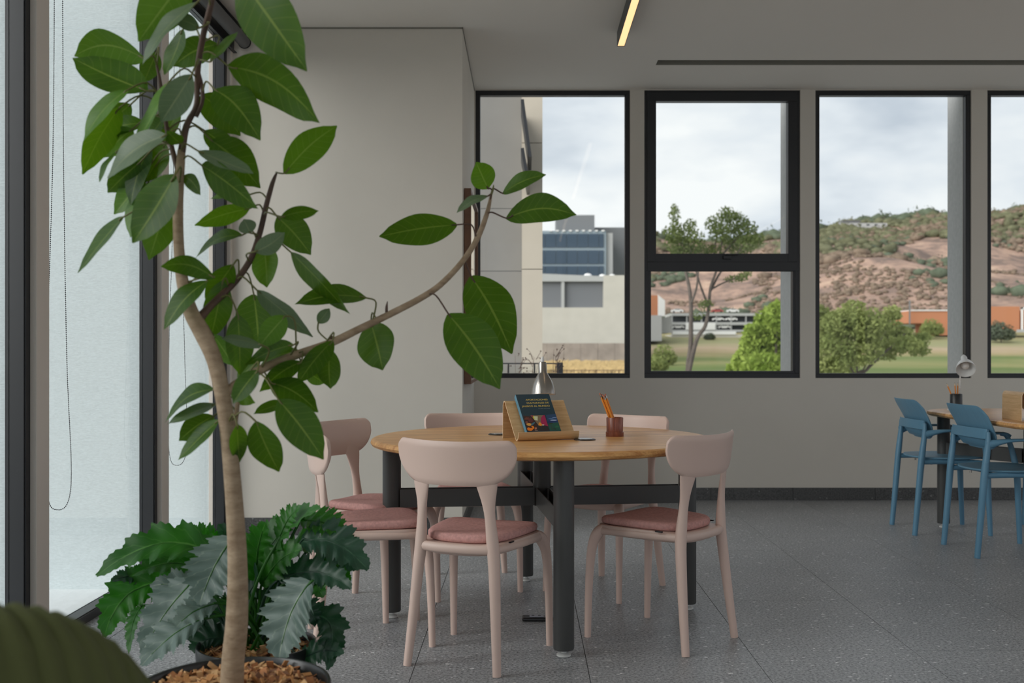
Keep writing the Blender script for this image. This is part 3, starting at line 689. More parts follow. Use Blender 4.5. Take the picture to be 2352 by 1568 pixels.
# ---------------------------------------------------------------- right-hand table with blue armchairs
ZR = .735
def square_table():
    t = thing('square_table', 'wooden table with rounded corners at the right, blue armchairs along its edge', 'table', (3.22, 5.95, 0))
    x0, x1, y0, y1, rc = -.70, .75, -.80, .83, .28; out = []
    for cx_, cy_, a0 in ((x1-rc, y1-rc, 0), (x0+rc, y1-rc, 90), (x0+rc, y0+rc, 180), (x1-rc, y0+rc, 270)):
        for k in range(9): a = math.radians(a0 + k * 11.25); out.append((cx_ + rc*math.cos(a), cy_ + rc*math.sin(a)))
    z0, z1 = ZR - .034, ZR
    MB().rings(loft_out(out, [(.3, z0), (.97, z0), (.99, z0+.005), (1, z0+.015), (.997, z1-.006), (.988, z1-.001), (.975, z1), (.5, z1), (.02, z1)])).build('tabletop', M_top, t, smooth=35)
    c = Vector((2.93 - 3.22, 6.05 - 5.95, 0)); legs = [Vector((2.63 - 3.22, 6.56 - 5.95, 0)), Vector((3.66-3.22, 6.50-5.95, 0)), Vector((3.62-3.22, 5.45-5.95, 0))]
    c2 = Vector((.02, .06, 0))
    for p in legs:
        lg = MB().lathe([(.0365, .026), (.038, .03), (.038, z0 - .001)], 32).build('leg', M_dsteel, t, smooth=35); lg.location = p
        MB().lathe([(.022, 0), (.026, .002), (.026, .008), (.018, .012), (.010, .014), (.010, .028)], 20).build('levelling_foot', M_foot, lg, smooth=35)
        d = (c - p); L_ = d.length; u = d / L_; w = Vector((-u.y, u.x, 0)); b = MB()
        for sg in (-1, 1): b.obox(p + u * (L_/2) + w * (.026*sg) + Vector((0, 0, .495)), u * (L_/2 - .037), w * .002, Vector((0, 0, .04)))
        b.obox(p + u * (L_/2) + Vector((0, 0, .457)), u * (L_/2 - .037), w * .026, Vector((0, 0, .002))); b.build('beam', M_dsteel, t)
    p = MB().lathe([(.0365, .452), (.038, .455), (.038, z0 - .001)], 32).build('centre_post', M_dsteel, t, smooth=35); p.location = c
    u = Vector((.35, -.94, 0)).normalized(); w = Vector((-u.y, u.x, 0)); b = MB()
    for sg in (-1, 1): b.obox(c + u * .40 + w * (.026*sg) + Vector((0, 0, .495)), u * .36, w * .002, Vector((0, 0, .04)))
    b.build('beam', M_dsteel, t)
square_table()

def blue_chair(label):
    t = thing('armchair', label, 'chair', (0, 0, 0), 0, 'blue armchairs at the right-hand table')
    def back(u, v):
        s = (u - .5) * 2; W = .215 - .012 * (1 - v) if v > .5 else .209 - .02 * (.5 - v)
        x = W * math.sin(s * PI / 2); ax = abs(x); zt, zb = .812, .572
        zu = zt; 
        if ax > W - .05: q = (ax - (W - .05)) / .05; zu -= .06 * (1 - math.sqrt(max(0, 1 - q*q)))
        zl = zb
        if ax > W - .09: q = (ax - (W - .09)) / .09; zl += .08 * (1 - math.sqrt(max(0, 1 - q*q)))
        z = zl + (zu - zl) * v
        y = -.118 - .098 * ((z - .572) / .24) ** 1.15 + .6 * x * x - .022 * ((z - .572) / .24) ** 2
        return (x, y, z)
    shell(back, 28, 14, .010, 'backrest', M_bluewood, t)
    def seat(u, v):
        a, b_ = (u - .5) * 2, (v - .5) * 2; k = 1 - .18 * abs(a) ** 2 * abs(b_) ** 2 * 1.0
        sx = math.sin(a * PI / 2); sy = math.sin(b_ * PI / 2)
        # squircle mapping of the square onto a rounded plate
        x = sx * math.sqrt(1 - .42 * sy * sy) * .225; y = sy * math.sqrt(1 - .42 * sx * sx) * .225 + .02
        return (x, y, .463 - .010 * math.exp(-((x/.14)**2 + ((y+.03)/.14)**2)) - .05 * max(0, y - .16) + .012 * max(0, -y - .12))
    shell(seat, 18, 18, .011, 'seat', M_bluewood, t)
    for sx in (-1, 1):
        f = MB(); P = interp([(sx*.205, .225, 0), (sx*.203, .215, .22), (sx*.205, .205, .42), (sx*.232, .170, .602), (sx*.236, .13, .628)], 5)
        f.tube(P, [i[0] for i in interp([(.0135,), (.0165,), (.0185,), (.014,), (.012,)], 5)], 14, hint=(1, 0, 0)); f.build('leg', M_blue, t, smooth=60)
        r_ = MB(); P = interp([(sx*.198, -.225, 0), (sx*.197, -.205, .22), (sx*.198, -.185, .45), (sx*.200, -.168, .60), (sx*.198, -.166, .672)], 5)
        r_.tube(P, [i[0] for i in interp([(.0155,), (.0185,), (.0205,), (.018,), (.015,)], 5)], 14, hint=(1, 0, 0), ry=[i[0] for i in interp([(.0155,), (.0175,), (.019,), (.015,), (.011,)], 5)]); r_.build('leg', M_blue, t, smooth=60)
        a = MB(); P = interp([(sx*.198, -.172, .604), (sx*.206, -.150, .610), (sx*.226, -.06, .628), (sx*.236, .06, .632), (sx*.236, .150, .630), (sx*.232, .185, .615)], 5)
        a.tube(P, [i[0] for i in interp([(.015,), (.017,), (.021,), (.020,), (.017,), (.012,)], 5)], 14, hint=(1, 0, 0), ry=[i[0] for i in interp([(.026,), (.022,), (.010,), (.008,), (.008,), (.008,)], 5)])
        a.build('armrest', M_blue, t, smooth=60)
        s_ = MB(); s_.tube(interp([(sx*.197, -.190, .440), (sx*.190, -.05, .442), (sx*.192, .10, .440), (sx*.203, .205, .432)], 5), .014, 10, ry=.016, hint=(1, 0, 0)); s_.build('side_rail', M_blue, t, smooth=60)
        for yy in (-.10, .10):
            MB().lathe([(.006, -.012), (.006, .006)], 10, c=(sx*.13, yy, .430)).build('screw', M_chrome, t, smooth=30)
    b = MB(); hs = [(-.198, -.168), (-.15, -.180), (0, -.190), (.15, -.180), (.198, -.168)]
    R = []
    for x, y in [p for p in interp(hs, 5)]:
        R.append([Vector((x, y - .008, .634)), Vector((x, y + .008, .630)), Vector((x, y + .008, .684)), Vector((x, y - .006, .690))])
    b.rings(R); b.build('back_rail', M_blue, t, smooth=30, bevel=.003)
    def plate(u, v):
        x = (u - .5) * .33; z = .585 + v * .05; return (x, -.140 - .038 * v + .5 * x * x, z)
    shell(plate, 10, 4, .008, 'mounting_plate', M_blue, t)
    b = MB()
    for yy in (-.10, .10): b.tube(interp([(-.19, yy, .438), (0, yy, .444), (.19, yy, .438)], 4), .010, 8, ry=.008, hint=(0, 1, 0))
    for k, yy in enumerate((-.10, .10)):
        MB().tube(interp([(-.19, yy, .438), (0, yy, .442), (.19, yy, .438)], 4), .012, 8, ry=.008, hint=(0, 1, 0)).build('cross_rail', M_blue, t, smooth=60)
    return t
bc = blue_chair('blue wooden armchair at the right-hand table, left and farther of the pair in full view')
g1, g2, g3, g4 = [floorpt(*p) for p in ((2044.5, 1204), (2104, 1229.5), (2200.5, 1203), (2271.8, 1231))]
gm = [Vector(((a[0]+b_[0])/2, (a[1]+b_[1])/2)) for a, b_ in ((g1, g2), (g3, g4))]
x, y, r_ = pose(gm[1], gm[0]); bc.location = (x, y, 0); bc.rotation_euler = (0, 0, r_)
h1, h2, h3 = [floorpt(*p) for p in ((2160.6, 1249.4), (2248, 1282.5), (2334.8, 1247.7))]
hm = Vector(((h1[0]+h2[0])/2, (h1[1]+h2[1])/2)); hd = Vector((h3[0]-h1[0], h3[1]-h1[1])).normalized()
x, y, r_ = pose(hm + hd * .44, hm)
b2 = copy_tree(bc); b2.location = (x, y, 0); b2.rotation_euler = (0, 0, r_); b2['label'] = 'blue wooden armchair at the right-hand table, nearest the camera'
b3 = copy_tree(bc); b3.location = (3.40, 6.45, 0); b3.rotation_euler = (0, 0, math.radians(88)); b3['label'] = 'blue wooden armchair across the right-hand table, cut off by the frame edge'

yc = 6.42
pc = Vector(((2196 - CX) * yc / F, yc, ZR)); pencil_cup(pc, .036, .108, M_bchip, 'straight black metal pencil cup on the right-hand table', ring=False)
for k, (px, py, dx, lab) in enumerate([(2174, 880, -.006, 'orange pencil leaning left out of the black cup'), (2193, 878, .0, 'left of the two upright orange pencils in the black cup'), (2199.5, 878, .010, 'right of the two upright orange pencils in the black cup')]):
    tp = at(px, py, yc + .008 * k); pencil(pc + Vector((.004 + dx + (.010 if k == 0 else 0), .008 * k - .008, .010)), tp, lab, 'pencils in the black cup', r=.0042)
yl2 = 6.52
pv = at(2214, 822, yl2)
desk_lamp(Vector(((2205 - CX) * yl2 / F + .0, yl2 + .0, ZR)), pv, (-.22, -.74, -.52), M_white, M_white, 'white desk lamp on the right-hand table, its shade tilted towards the room', r=.058, hgt=.124, base_r=.075)
q = onz(2168, 938, ZR + .004); t = thing('cable_ring', 'thin black open ring lying on the right-hand table beside the lamp', 'ring', (q.x, 6.35, ZR))
rg = MB(); R = []
for i in range(33):
    a = 2*PI*i/32; c = Vector((math.cos(a)*.045, math.sin(a)*.035, .006 + .004*math.sin(a))); R.append([c + Vector((math.cos(a)*math.cos(w)*.0035, math.sin(a)*math.cos(w)*.0035, math.sin(w)*.0035)) for w in (0, PI/3, 2*PI/3, PI, 4*PI/3, 5*PI/3)])
rg.rings(R, cap=False); rg.build('ring', M_bchip, t, smooth=60)
sp = onz(2326, 964, ZR); book_stand((sp.x + .174, sp.y, ZR), math.radians(86), 'bent pale wood book stand on the right-hand table, seen from behind', w=.26)

# ---------------------------------------------------------------- knitted tub chair in the foreground
# ribs run down the outside of the shell
def tub():
    t = thing('lounge_chair', 'olive green ribbed tub chair in the near left corner, only its back in view', 'armchair', (-.907, 1.42, -.007), math.radians(38))
    n = 288; R = []; a0, a1 = math.radians(-205), math.radians(25)
    ribs = 50
    for i in range(n + 1):
        a = a0 + (a1 - a0) * i / n; ca, sa = math.cos(a), math.sin(a); k = math.cos((i / n - .5) * PI); 
        dth = abs(math.degrees(a) + 90); top = .825 - .16 * min(1.6, dth / 52) ** 2.6; top = max(top, .56); rib = .0075 * abs(math.sin(ribs * PI * i / n)) ** .7 - .006
        sec = []
        for (r, z) in [(.27, .30), (.275, .45), (.285, top - .14), (.30, top - .055), (.325, top - .018), (.36, top), (.395, top - .012), (.425, top - .045), (.445, top - .10), (.452, top - .20), (.44, .42), (.41, .26), (.33, .235), (.28, .25)]:
            rr = r + rib * (1 if z > .24 else .3); zz = z + (rib if abs(z - top) < .03 else 0)
            sec.append((-rr * sa * 1.0, -rr * ca * -1.0, zz) if False else (rr * ca, rr * sa, zz))
        R.append(sec)
    b = MB(); b.rings(R); b.build('backrest', M_olive, t, smooth=50)
    b = MB(); b.lathe([(.02, .24), (.29, .24), (.305, .27), (.305, .40), (.285, .43), (.02, .44)], 48); b.build('seat', M_olive, t, smooth=40)
    for sx, sy in ((-1,-1), (1,-1), (1,1), (-1,1)): MB().tube([(sx*.22, sy*.22, 0), (sx*.2, sy*.2, .245)], [.013, .018], 12).build('leg', M_bchip, t, smooth=40)
tub()

# ---------------------------------------------------------------- outdoors: ground, hills, buildings, trees
rnd = random.Random(11)
def px_ground(D):
    T = [(12, 1700), (60, 990), (120, 905), (170, 872), (200, 858), (250, 840), (300, 818), (370, 776), (450, 757), (520, 742)]
    if D <= T[0][0]: return None
    for (a, ya), (b, yb) in zip(T, T[1:]):
        if D <= b: t = (D - a) / (b - a); return ya + (yb - ya) * t
    return T[-1][1]
CREST = [(-600, 560), (1000, 560), (1500, 556), (1600, 566), (1700, 556), (1760, 546), (1850, 538), (1890, 524), (1950, 512), (2000, 514), (2080, 512), (2160, 502), (2230, 500), (2300, 498), (2352, 488), (2600, 470), (3200, 500), (5200, 560)]
def crest(px):
    for (a, ya), (b, yb) in zip(CREST, CREST[1:]):
        if px <= b: t = max(0, (px - a) / (b - a)); return ya + (yb - ya) * t
    return 560
def ground_z(X, Y):
    if Y < 170: return -3.5 + (0 if Y < 60 else (Y - 60) / 110 * .0)
    px = CX + F * X / Y; D = Y
    if D <= 520:
        z = EYE - (px_ground(D) - CY) * D / F
        return z + noise.noise(Vector((X*.02, Y*.02, 0))) * .35
    # slopes: two shoulders, then the crest at 1300 m
    t = (D - 520) / (1300 - 520); cy = crest(px)
    prof = 742 + (cy - 742) * (1 - (1 - min(1, t)) ** 1.5)
    n = noise.noise(Vector((X*.006, Y*.006, 1))) * 26 + noise.noise(Vector((X*.018, Y*.018, 5))) * 9
    z = EYE - (prof - CY) * D / F + n * min(1, t * 3) * (1 - max(0, t - .75) * 3.2 if t > .75 else 1)
    if t > 1: z -= (t - 1) * 120
    return z
def ground():
    m = bpy.data.materials.new('field_and_hills'); m.use_nodes = True; nt = m.node_tree; N = nt.nodes; L = nt.links; b = N['Principled BSDF']; b.inputs['Roughness'].default_value = .95; b.inputs['Specular IOR Level'].default_value = .1
    g = N.new('ShaderNodeNewGeometry'); sp = N.new('ShaderNodeSeparateXYZ'); L.new(g.outputs['Position'], sp.inputs[0])
    n1 = N.new('ShaderNodeTexNoise'); n1.inputs['Scale'].default_value = .03; n1.inputs['Detail'].default_value = 5; L.new(g.outputs['Position'], n1.inputs['Vector'])
    ad = N.new('ShaderNodeMath'); ad.operation = 'MULTIPLY_ADD'; ad.inputs[1].default_value = 60; L.new(n1.outputs[0], ad.inputs[0]); L.new(sp.outputs[1], ad.inputs[2])
    mr = N.new('ShaderNodeMapRange'); mr.inputs[1].default_value = 130; mr.inputs[2].default_value = 530; L.new(ad.outputs[0], mr.inputs[0])
    cr = N.new('ShaderNodeValToRGB'); el = cr.color_ramp.elements
    tan, green, dry, dk = (.42, .42, .40), (.13, .18, .055), (.36, .29, .15), (.16, .19, .075)
    stops = [(0, tan), (.12, tan), (.16, (.42, .33, .22)), (.23, (.46, .37, .25)), (.26, dk), (.33, green), (.40, (.27, .26, .11)), (.47, (.14, .19, .06)), (.53, dry), (.57, (.44, .33, .22)), (.62, (.30, .29, .15)), (.8, (.30, .25, .12)), (1, (.40, .27, .17))]
    el[0].position, el[0].color = stops[0][0], (*stops[0][1], 1); el[1].position, el[1].color = 1, (*stops[-1][1], 1)
    for p, c in stops[1:-1]: q = el.new(p); q.color = (*c, 1)
    L.new(mr.outputs[0], cr.inputs[0])
    n2 = N.new('ShaderNodeTexNoise'); n2.inputs['Scale'].default_value = .03; n2.inputs['Detail'].default_value = 10; n2.inputs['Roughness'].default_value = .78; L.new(g.outputs['Position'], n2.inputs['Vector'])
    c2 = N.new('ShaderNodeValToRGB'); e = c2.color_ramp.elements; e[0].position = .40; e[0].color = (.17, .125, .105, 1); e[1].position = .55; e[1].color = (.40, .265, .20, 1); q = e.new(.66); q.color = (.52, .37, .27, 1)
    L.new(n2.outputs[0], c2.inputs[0])
    mk = N.new('ShaderNodeMapRange'); mk.inputs[1].default_value = 430; mk.inputs[2].default_value = 520; L.new(sp.outputs[1], mk.inputs[0])
    mx = N.new('ShaderNodeMix'); mx.data_type = 'RGBA'; L.new(mk.outputs[0], mx.inputs[0]); L.new(cr.outputs[0], mx.inputs[6]); L.new(c2.outputs[0], mx.inputs[7]); L.new(mx.outputs[2], b.inputs['Base Color'])
    Ys = [-400, -60, 8, 40, 60, 90, 120, 150, 170, 172] + [180 + 10*k for k in range(34)] + [520 + 12*k for k in range(72)] + [1450, 1700]
    PX = [-40000, -9000, -3000, -600] + [300 + 22*k for k in range(110)] + [3000, 4200, 9000, 40000]
    v = []; f = []
    for Y in Ys:
        for p in PX:
            X = (p - CX) * max(Y, 60) / F if Y >= 170 else (p - CX) * 170 / F
            v.append((X, Y, ground_z(X, Y) if abs(p) < 8000 else -3.5 + (Y > 520) * 60))
    w = len(PX)
    for i in range(len(Ys) - 1):
        for j in range(w - 1): f.append((i*w+j, i*w+j+1, (i+1)*w+j+1, (i+1)*w+j))
    mb = MB(); mb.v = v; mb.f = f; mb.m = [0]*len(f); o = mb.build('ground', m, smooth=180); struct(o)
ground()

# bushes and scrub trees on the slopes: thousands, joined
def shrubs(nm, m, count, pxr, Dr, size, dens, seed, label, zoff=.0):
    r = random.Random(seed); b = MB(); ico = bmesh.new(); bmesh.ops.create_icosphere(ico, subdivisions=1, radius=1); iv = [q.co.copy() for q in ico.verts]; fi = [[q.index for q in f_.verts] for f_ in ico.faces]; ico.free(); n = 0; tries = 0
    while n < count and tries < count * 30:
        tries += 1; p = r.uniform(*pxr); D = Dr[0] + (Dr[1] - Dr[0]) * r.random() ** .8; X = (p - CX) * D / F
        if noise.noise(Vector((X*.010, D*.007, seed*3.1))) + noise.noise(Vector((X*.03, D*.02, 9))) * .5 < dens: continue
        z = ground_z(X, D); s_ = r.uniform(*size) * (1 if r.random() < .8 else 1.5); q = r.uniform(0, 6)
        b.add([(X + k.x * s_ * r.uniform(.8, 1.25), D + k.y * s_ * .9, z + s_ * (.35 + k.z * .62 * r.uniform(.8, 1.2)) + zoff) for k in iv], fi); n += 1
        for q_ in range(10):
            d_ = Vector((r.gauss(0, 1), r.gauss(0, 1), r.gauss(0, 1) * .7)).normalized() * s_ * r.uniform(.7, .95); c_ = Vector((X, D, z + s_ * .4)) + d_; e_ = s_ * r.uniform(.15, .4)
            b.add([c_ + Vector((r.uniform(-e_, e_), 0, r.uniform(-e_, e_))) for _ in range(3)], [(0, 1, 2)])
    o = b.build('hillside_shrubs', m, smooth=180); tag(o, label, 'shrubs', kind='stuff')
sh1 = mat('scrub_olive', (.135, .135, .080), 1, noise_s=.12, noise_a=.35, spec=0); sh2 = mat('scrub_grey_green', (.105, .125, .085), 1, noise_s=.12, noise_a=.3, spec=0); sh3 = mat('scrub_brown', (.20, .15, .11), 1, noise_s=.12, noise_a=.3, spec=0)  # scrub tones greyed so that distance haze is put into the colour
shrubs('a', sh1, 3000, (1480, 2420), (860, 1290), (1.8, 5.5), .02, 3, 'olive green scrub trees covering the upper hillside')
shrubs('b', sh3, 3200, (1480, 2420), (800, 1290), (1.5, 4.5), -.02, 4, 'brown dry scrub spread over the upper hillside')
shrubs('c', sh2, 420, (1480, 2420), (540, 1270), (2, 5), .18, 5, 'grey green bushes dotting the dry slope')
shrubs('d', sh3, 2200, (1480, 2420), (530, 860), (.6, 2.0), .05, 6, 'low brown brush on the lower slope')
shrubs('e', sh2, 420, (1480, 2420), (1270, 1300), (4, 9), -.3, 7, 'dark trees lined along the ridge')
shrubs('f', sh2, 160, (1480, 2420), (455, 530), (2, 4.5), -.1, 8, 'green thicket along the foot of the hill')

def bld(name, label, cat, D, depth=12):
    t = thing(name, label, cat, (0, D, 0)); t['_'] = 0; del t['_']
    def part(nm, m, x0, y0, x1, y1, d0=0, d1=None, par=None):
        a, b = at(x0, y0, D), at(x1, y1, D); d1 = depth if d1 is None else d1
        mb = MB().box(a.x, d0, b.z, b.x, d1, a.z); return mb.build(nm, m, par or t)
    return t, part
c_cream = mat('cream_render', (.50, .47, .41), .9, noise_s=.3, noise_a=.05); c_grey = mat('mid_grey_panel', (.17, .175, .18), .8); c_lgrey = mat('light_grey_concrete', (.40, .40, .39), .9)
c_glassb = mat('blue_curtain_glass', (.04, .065, .095), .3); c_louv = mat('grey_louvre', (.15, .155, .165), .7); c_brown = mat('stained_concrete', (.30, .25, .21), .95, noise_s=.35, noise_a=.2)
c_orange = mat('terracotta_paint', (.46, .19, .095), .9); c_white = mat('white_paint', (.75, .74, .72), .8); c_dark = mat('dark_opening', (.05, .055, .06), .8); c_slab = mat('pale_blue_slab', (.22, .27, .30), .6)
# office with blue glass bands
t, P_ = bld('office_building', 'distant office block with rows of blue glass and a grey rooftop box', 'building', 285, 25)
P_('body', c_slab, 1100, 530, 1392, 700)
for k, (ya, yb) in enumerate(((537, 568), (575, 606), (611, 640))):
    x = 1130
    while x < 1386: P_('window', c_glassb, x, ya, min(x + 23.2, 1386), yb, -.25, .0); x += 24.6
P_('side_wing', c_lgrey, 1392, 534, 1408, 700, 1.0, 24)
P_('roof_box', c_grey, 1280, 487, 1369, 531, 6, 20); P_('rear_wing', c_grey, 1369, 508, 1470, 700, 14, 26)
for k in range(9): P_('roof_light', c_white, 1262 + k*15, 528.5, 1268 + k*15, 531.5, -.5, .5)
# cream hall with louvred band
t, P_ = bld('cream_hall', 'cream hall with a dark louvred band and roof vents, before the office block', 'building', 262, 14)
P_('wall', c_cream, 1100, 706, 1470, 788); P_('wall', c_cream, 1386, 632, 1470, 706)
P_('louvre_band', c_louv, 1100, 645, 1290, 706, 1.2); P_('louvre_band', c_louv, 1296, 645, 1386, 706, 1.2); P_('pillar', c_lgrey, 1289.5, 640, 1296.5, 706, .2, 1.5)
a = at(1100, 622, 262); b_ = at(1386, 646, 262)
q = MB(); v0 = [at(1100, 622, 262), at(1386, 634, 262), at(1386, 646, 262), at(1100, 646, 262)]; q.add([(p.x, 0, p.z) for p in v0] + [(p.x, 12, p.z) for p in v0], [(3,2,1,0), (4,5,6,7), (0,1,5,4), (1,2,6,5), (2,3,7,6), (3,0,4,7)]); q.build('roof_fascia', c_lgrey, t)
for x in (1353, 1387, 1410):
    z = at(x, 633, 262); s_ = (10 if x == 1353 else 8) * 262 / F; mb = MB().lathe([(s_, -.6), (s_, s_*.35), (s_*.7, s_*.75), (.05, s_*.9)], 14); o = mb.build('roof_vent', c_white, t, smooth=50); o.location = (z.x, 5, z.z)
t, P_ = bld('retaining_wall', 'stained brown concrete wall below the cream hall', 'wall', 252, 1.2)
x = 1100; k = 0
while x < 1476: P_('concrete_panel', c_brown, x, 788, x + 38.6, 843, -.0 + .06 * (k % 2), 1.2); x += 39; k += 1
# wing of this building: shaded grey panels beside a beige stair tower, with an open awning window
t = thing('building_wing', 'tall grey and beige concrete wing just outside the left back window', 'building', (0, 13, 0)); D = 13.0; kx = D / F
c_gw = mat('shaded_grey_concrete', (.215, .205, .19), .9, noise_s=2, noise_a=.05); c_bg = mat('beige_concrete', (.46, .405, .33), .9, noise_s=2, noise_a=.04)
ys = [-700, -400, -110, 180, 470, 617.5, 1000, 1400]
for a_, b_ in zip(ys, ys[1:]):
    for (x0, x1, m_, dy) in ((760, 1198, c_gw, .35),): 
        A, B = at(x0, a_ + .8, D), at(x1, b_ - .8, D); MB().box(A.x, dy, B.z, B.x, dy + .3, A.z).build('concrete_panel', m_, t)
ys = [-700, -252, 38, 328, 618, 908, 1400]
for a_, b_ in zip(ys, ys[1:]):
    A, B = at(1198.5, a_ + .8, D), at(1246, b_ - .8, D); MB().box(A.x, 0, B.z, B.x, .6, A.z).build('concrete_panel', c_bg, t)
A, B = at(760, -700, D), at(1245.5, 1400, D); MB().box(A.x, .36, B.z, B.x - .01, 1.6, A.z).build('backing_wall', c_grey, t)
for (xa, ya, xb, yb) in ((1200, 268, 1217, 391), (1200, 372, 1213, 446)):
    a_, b_ = at(xa, ya, D), at(xb, yb, D); d = (b_ - a_); L_ = d.length; u = d / L_
    s_ = MB(); s_.obox((a_.x + d.x/2, -.45, (a_.z + b_.z)/2), Vector((0, .45, 0)), u * L_/2, u.cross(Vector((0, 1, 0))) * .018); s_.build('awning_sash', M_black, t)
# terrace railing, twiggy planter stems and wire fence just outside
t = thing('terrace_railing', 'dark metal terrace railing with a glass infill, outside the left back window', 'railing', (0, 11, 0)); D = 11.0
A, B = at(1100, 833, D), at(1280, 836, D); MB().box(A.x, 0, B.z, B.x, .05, A.z).build('top_rail', M_black, t)
for x in (1110, 1166, 1226): A, B = at(x, 836, D), at(x + 3.5, 1000, D); MB().box(A.x, 0, B.z, B.x, .04, A.z).build('post', M_black, t)
A, B = at(1279, 832, D), at(1293, 1000, D); MB().box(A.x, 0, B.z, B.x, .07, A.z).build('end_post', M_black, t)
A, B = at(1100, 840, D), at(1279, 990, D); MB().box(A.x, .02, B.z, B.x, .03, A.z).build('glass_infill', M_glass, t)
struct(MB().box(-2.5, 9, -.4, .6, 12.9, -.0).build('floor_terrace', c_lgrey))
tw = random.Random(5)
def twig(px, py, h, lean, lab, D=10.6):
    p = at(px, py, D); p0 = Vector((p.x, D, 0)); t = thing('bare_shrub', lab, 'plant', p0, 0, 'bare shrubs on the terrace')
    for s_ in range(3):
        b = MB(); pts = []; top = Vector(((lean + tw.uniform(-14, 14)) * D / F, tw.uniform(-.1, .1), (EYE - (py - h - CY) * D / F) * tw.uniform(.9, 1)))
        for k in range(7): u = k / 6; pts.append(tuple(top * u + Vector((math.sin(u*5 + s_) * .03, 0, 0))))
        b.tube(interp(pts, 3), [.006 * (1 - .75 * i / 18) for i in range(19)], 5)
        for k in range(6):
            u = tw.uniform(.6, 1); q = top * u; e = q + Vector((tw.uniform(-.09, .09), tw.uniform(-.05, .05), tw.uniform(.0, .11))); b.tube([q, q.lerp(e, .6) + Vector((.01, 0, .012)), e], [.003, .0022, .0015], 4)
            b.lathe([(.001, -.008), (.009, 0), (.001, .008)], 6, c=tuple(e))
        b.build('stem', M_stem, t)
twig(1222, 855, 42, 6, 'bare thin shrub outside, left of the desk lamp'); twig(1190, 855, 40, -10, 'bare thin shrub outside against the grey wall'); twig(1262, 855, 68, 24, 'taller bare shrub outside, right of the desk lamp')
t = thing('wire_fence', 'low wire mesh fence in the dry grass outside the left back window', 'fence', (0, 40, 0)); D = 40.0
for x in range(1250, 1476, 17): A, B = at(x, 849, D), at(x + 1.3, 900, D); MB().box(A.x, 0, B.z, B.x, .03, A.z).build('post', M_stem, t)
A, B = at(1240, 849.5, D), at(1480, 851, D); MB().box(A.x, 0, B.z, B.x, .02, A.z).build('wire', M_stem, t)
# dry golden grass tufts before the concrete wall
b = MB(); gr = random.Random(3)
for k in range(5200):
    px = gr.uniform(1240, 1480); D = gr.uniform(190, 250); x = (px - CX) * D / F; z = ground_z(x, D); h = gr.uniform(.5, 1.5); w = gr.uniform(.15, .5)
    b.add([(x - w, D, z - .2), (x + w, D, z - .2), (x + w*.6 + gr.uniform(-.3, .3), D, z + h), (x - w*.5, D + .1, z + h * gr.uniform(.6, 1))], [(0, 1, 2, 3)])
tag(b.build('dry_grass', mat('golden_grass', (.50, .36, .17), .95, noise_s=.5, noise_a=.25)), 'golden dry grass growing before the concrete wall', 'grass', kind='stuff')
# parking deck
t, P_ = bld('parking_deck', 'low white car park with open decks at the foot of the hill', 'building', 372, 20)
for (ya, yb) in ((719, 725), (739.5, 746), (757, 762), (768, 782)): P_('deck_slab', c_lgrey if yb < 765 else c_cream, 1543, ya, 1780, yb, 0, 18)
for (xa, ya, xb, yb) in ((1543, 725, 1780, 740), (1543, 746, 1780, 757)): P_('dark_bay', c_dark, xa, ya, xb, yb, 3, 4)
P_('white_panel', c_white, 1575, 741, 1643, 757, -.3, 1); P_('plinth', c_white, 1545, 761, 1690, 768, -.4, .5)
for x in range(1543, 1780, 34): P_('column', c_lgrey, x, 725, x + 2, 768, .2, 1.2)
cars = [(1558, 752), (1650, 734), (1680, 734), (1664, 752), (1556, 715), (1648, 715), (1684, 715)]
def car(px, py, lab, m_):
    p = at(px, py + 2.6, 372.5); t = thing('car', lab, 'car', p, 0, 'cars parked on the decks')
    b = MB(); L_, h = 4.3, .75
    prof = [(-2.1, .25), (-2.15, .75), (-1.9, .95), (-1.2, 1.0), (-.6, 1.42), (.8, 1.42), (1.5, 1.0), (2.1, .85), (2.15, .3)]
    R = [[(x, y, z) for x, z in prof] for y in (0, 1.6)]; b.rings(R); b.build('body', m_, t)
    for x in (-1.3, 1.3): MB().tube([(x, -.05, .32), (x, .2, .32)], .32, 10).build('wheel', M_bchip, t)
    MB().box(-.9, -.02, 1.02, 1.0, 0, 1.32).build('side_window', c_dark, t)
for i, (x, y) in enumerate(cars):
    car(x, y, ['white car on the lowest deck left of the white panel', 'white car on the middle deck just right of the slim tree', 'white car rightmost on the middle deck', 'white car on the lowest deck right of the white panel', 'white car alone at the left of the roof deck', 'red car on the roof deck', 'white car rightmost on the roof deck'][i], mat('red_car_paint', (.35, .06, .05), .3) if i == 5 else c_white)
t, P_ = bld('grey_hall', 'grey windowless hall with an orange end wall, left of the car park', 'building', 345, 20)
P_('orange_wall', c_orange, 1440, 678, 1511, 724, 0, 20); P_('grey_block', c_lgrey, 1440, 724, 1519, 783, -1, 20); P_('side_wing', c_lgrey, 1519, 728, 1544, 764, 3, 18)
a_ = [at(1511, 677, 345), at(1527, 690, 345), at(1527, 726, 345), at(1511, 726, 345)]; q = MB(); q.add([(p.x, -.2, p.z) for p in a_] + [(p.x, 18, p.z) for p in a_], [(3,2,1,0), (4,5,6,7), (0,1,5,4), (1,2,6,5), (2,3,7,6), (3,0,4,7)]); q.build('gable', c_white, t)
t, P_ = bld('orange_hall', 'terracotta orange hall partly behind the leafy tree', 'building', 378, 20)
P_('wall', c_orange, 2086, 714, 2240, 742, 0, 18); P_('wall', c_orange, 2145, 742, 2240, 770, -1, 18); P_('roof_edge', c_white, 2092, 711.5, 2240, 714, -.4, 18); P_('sign_mast', c_grey, 2079, 690, 2082, 745, -4, -3.7)
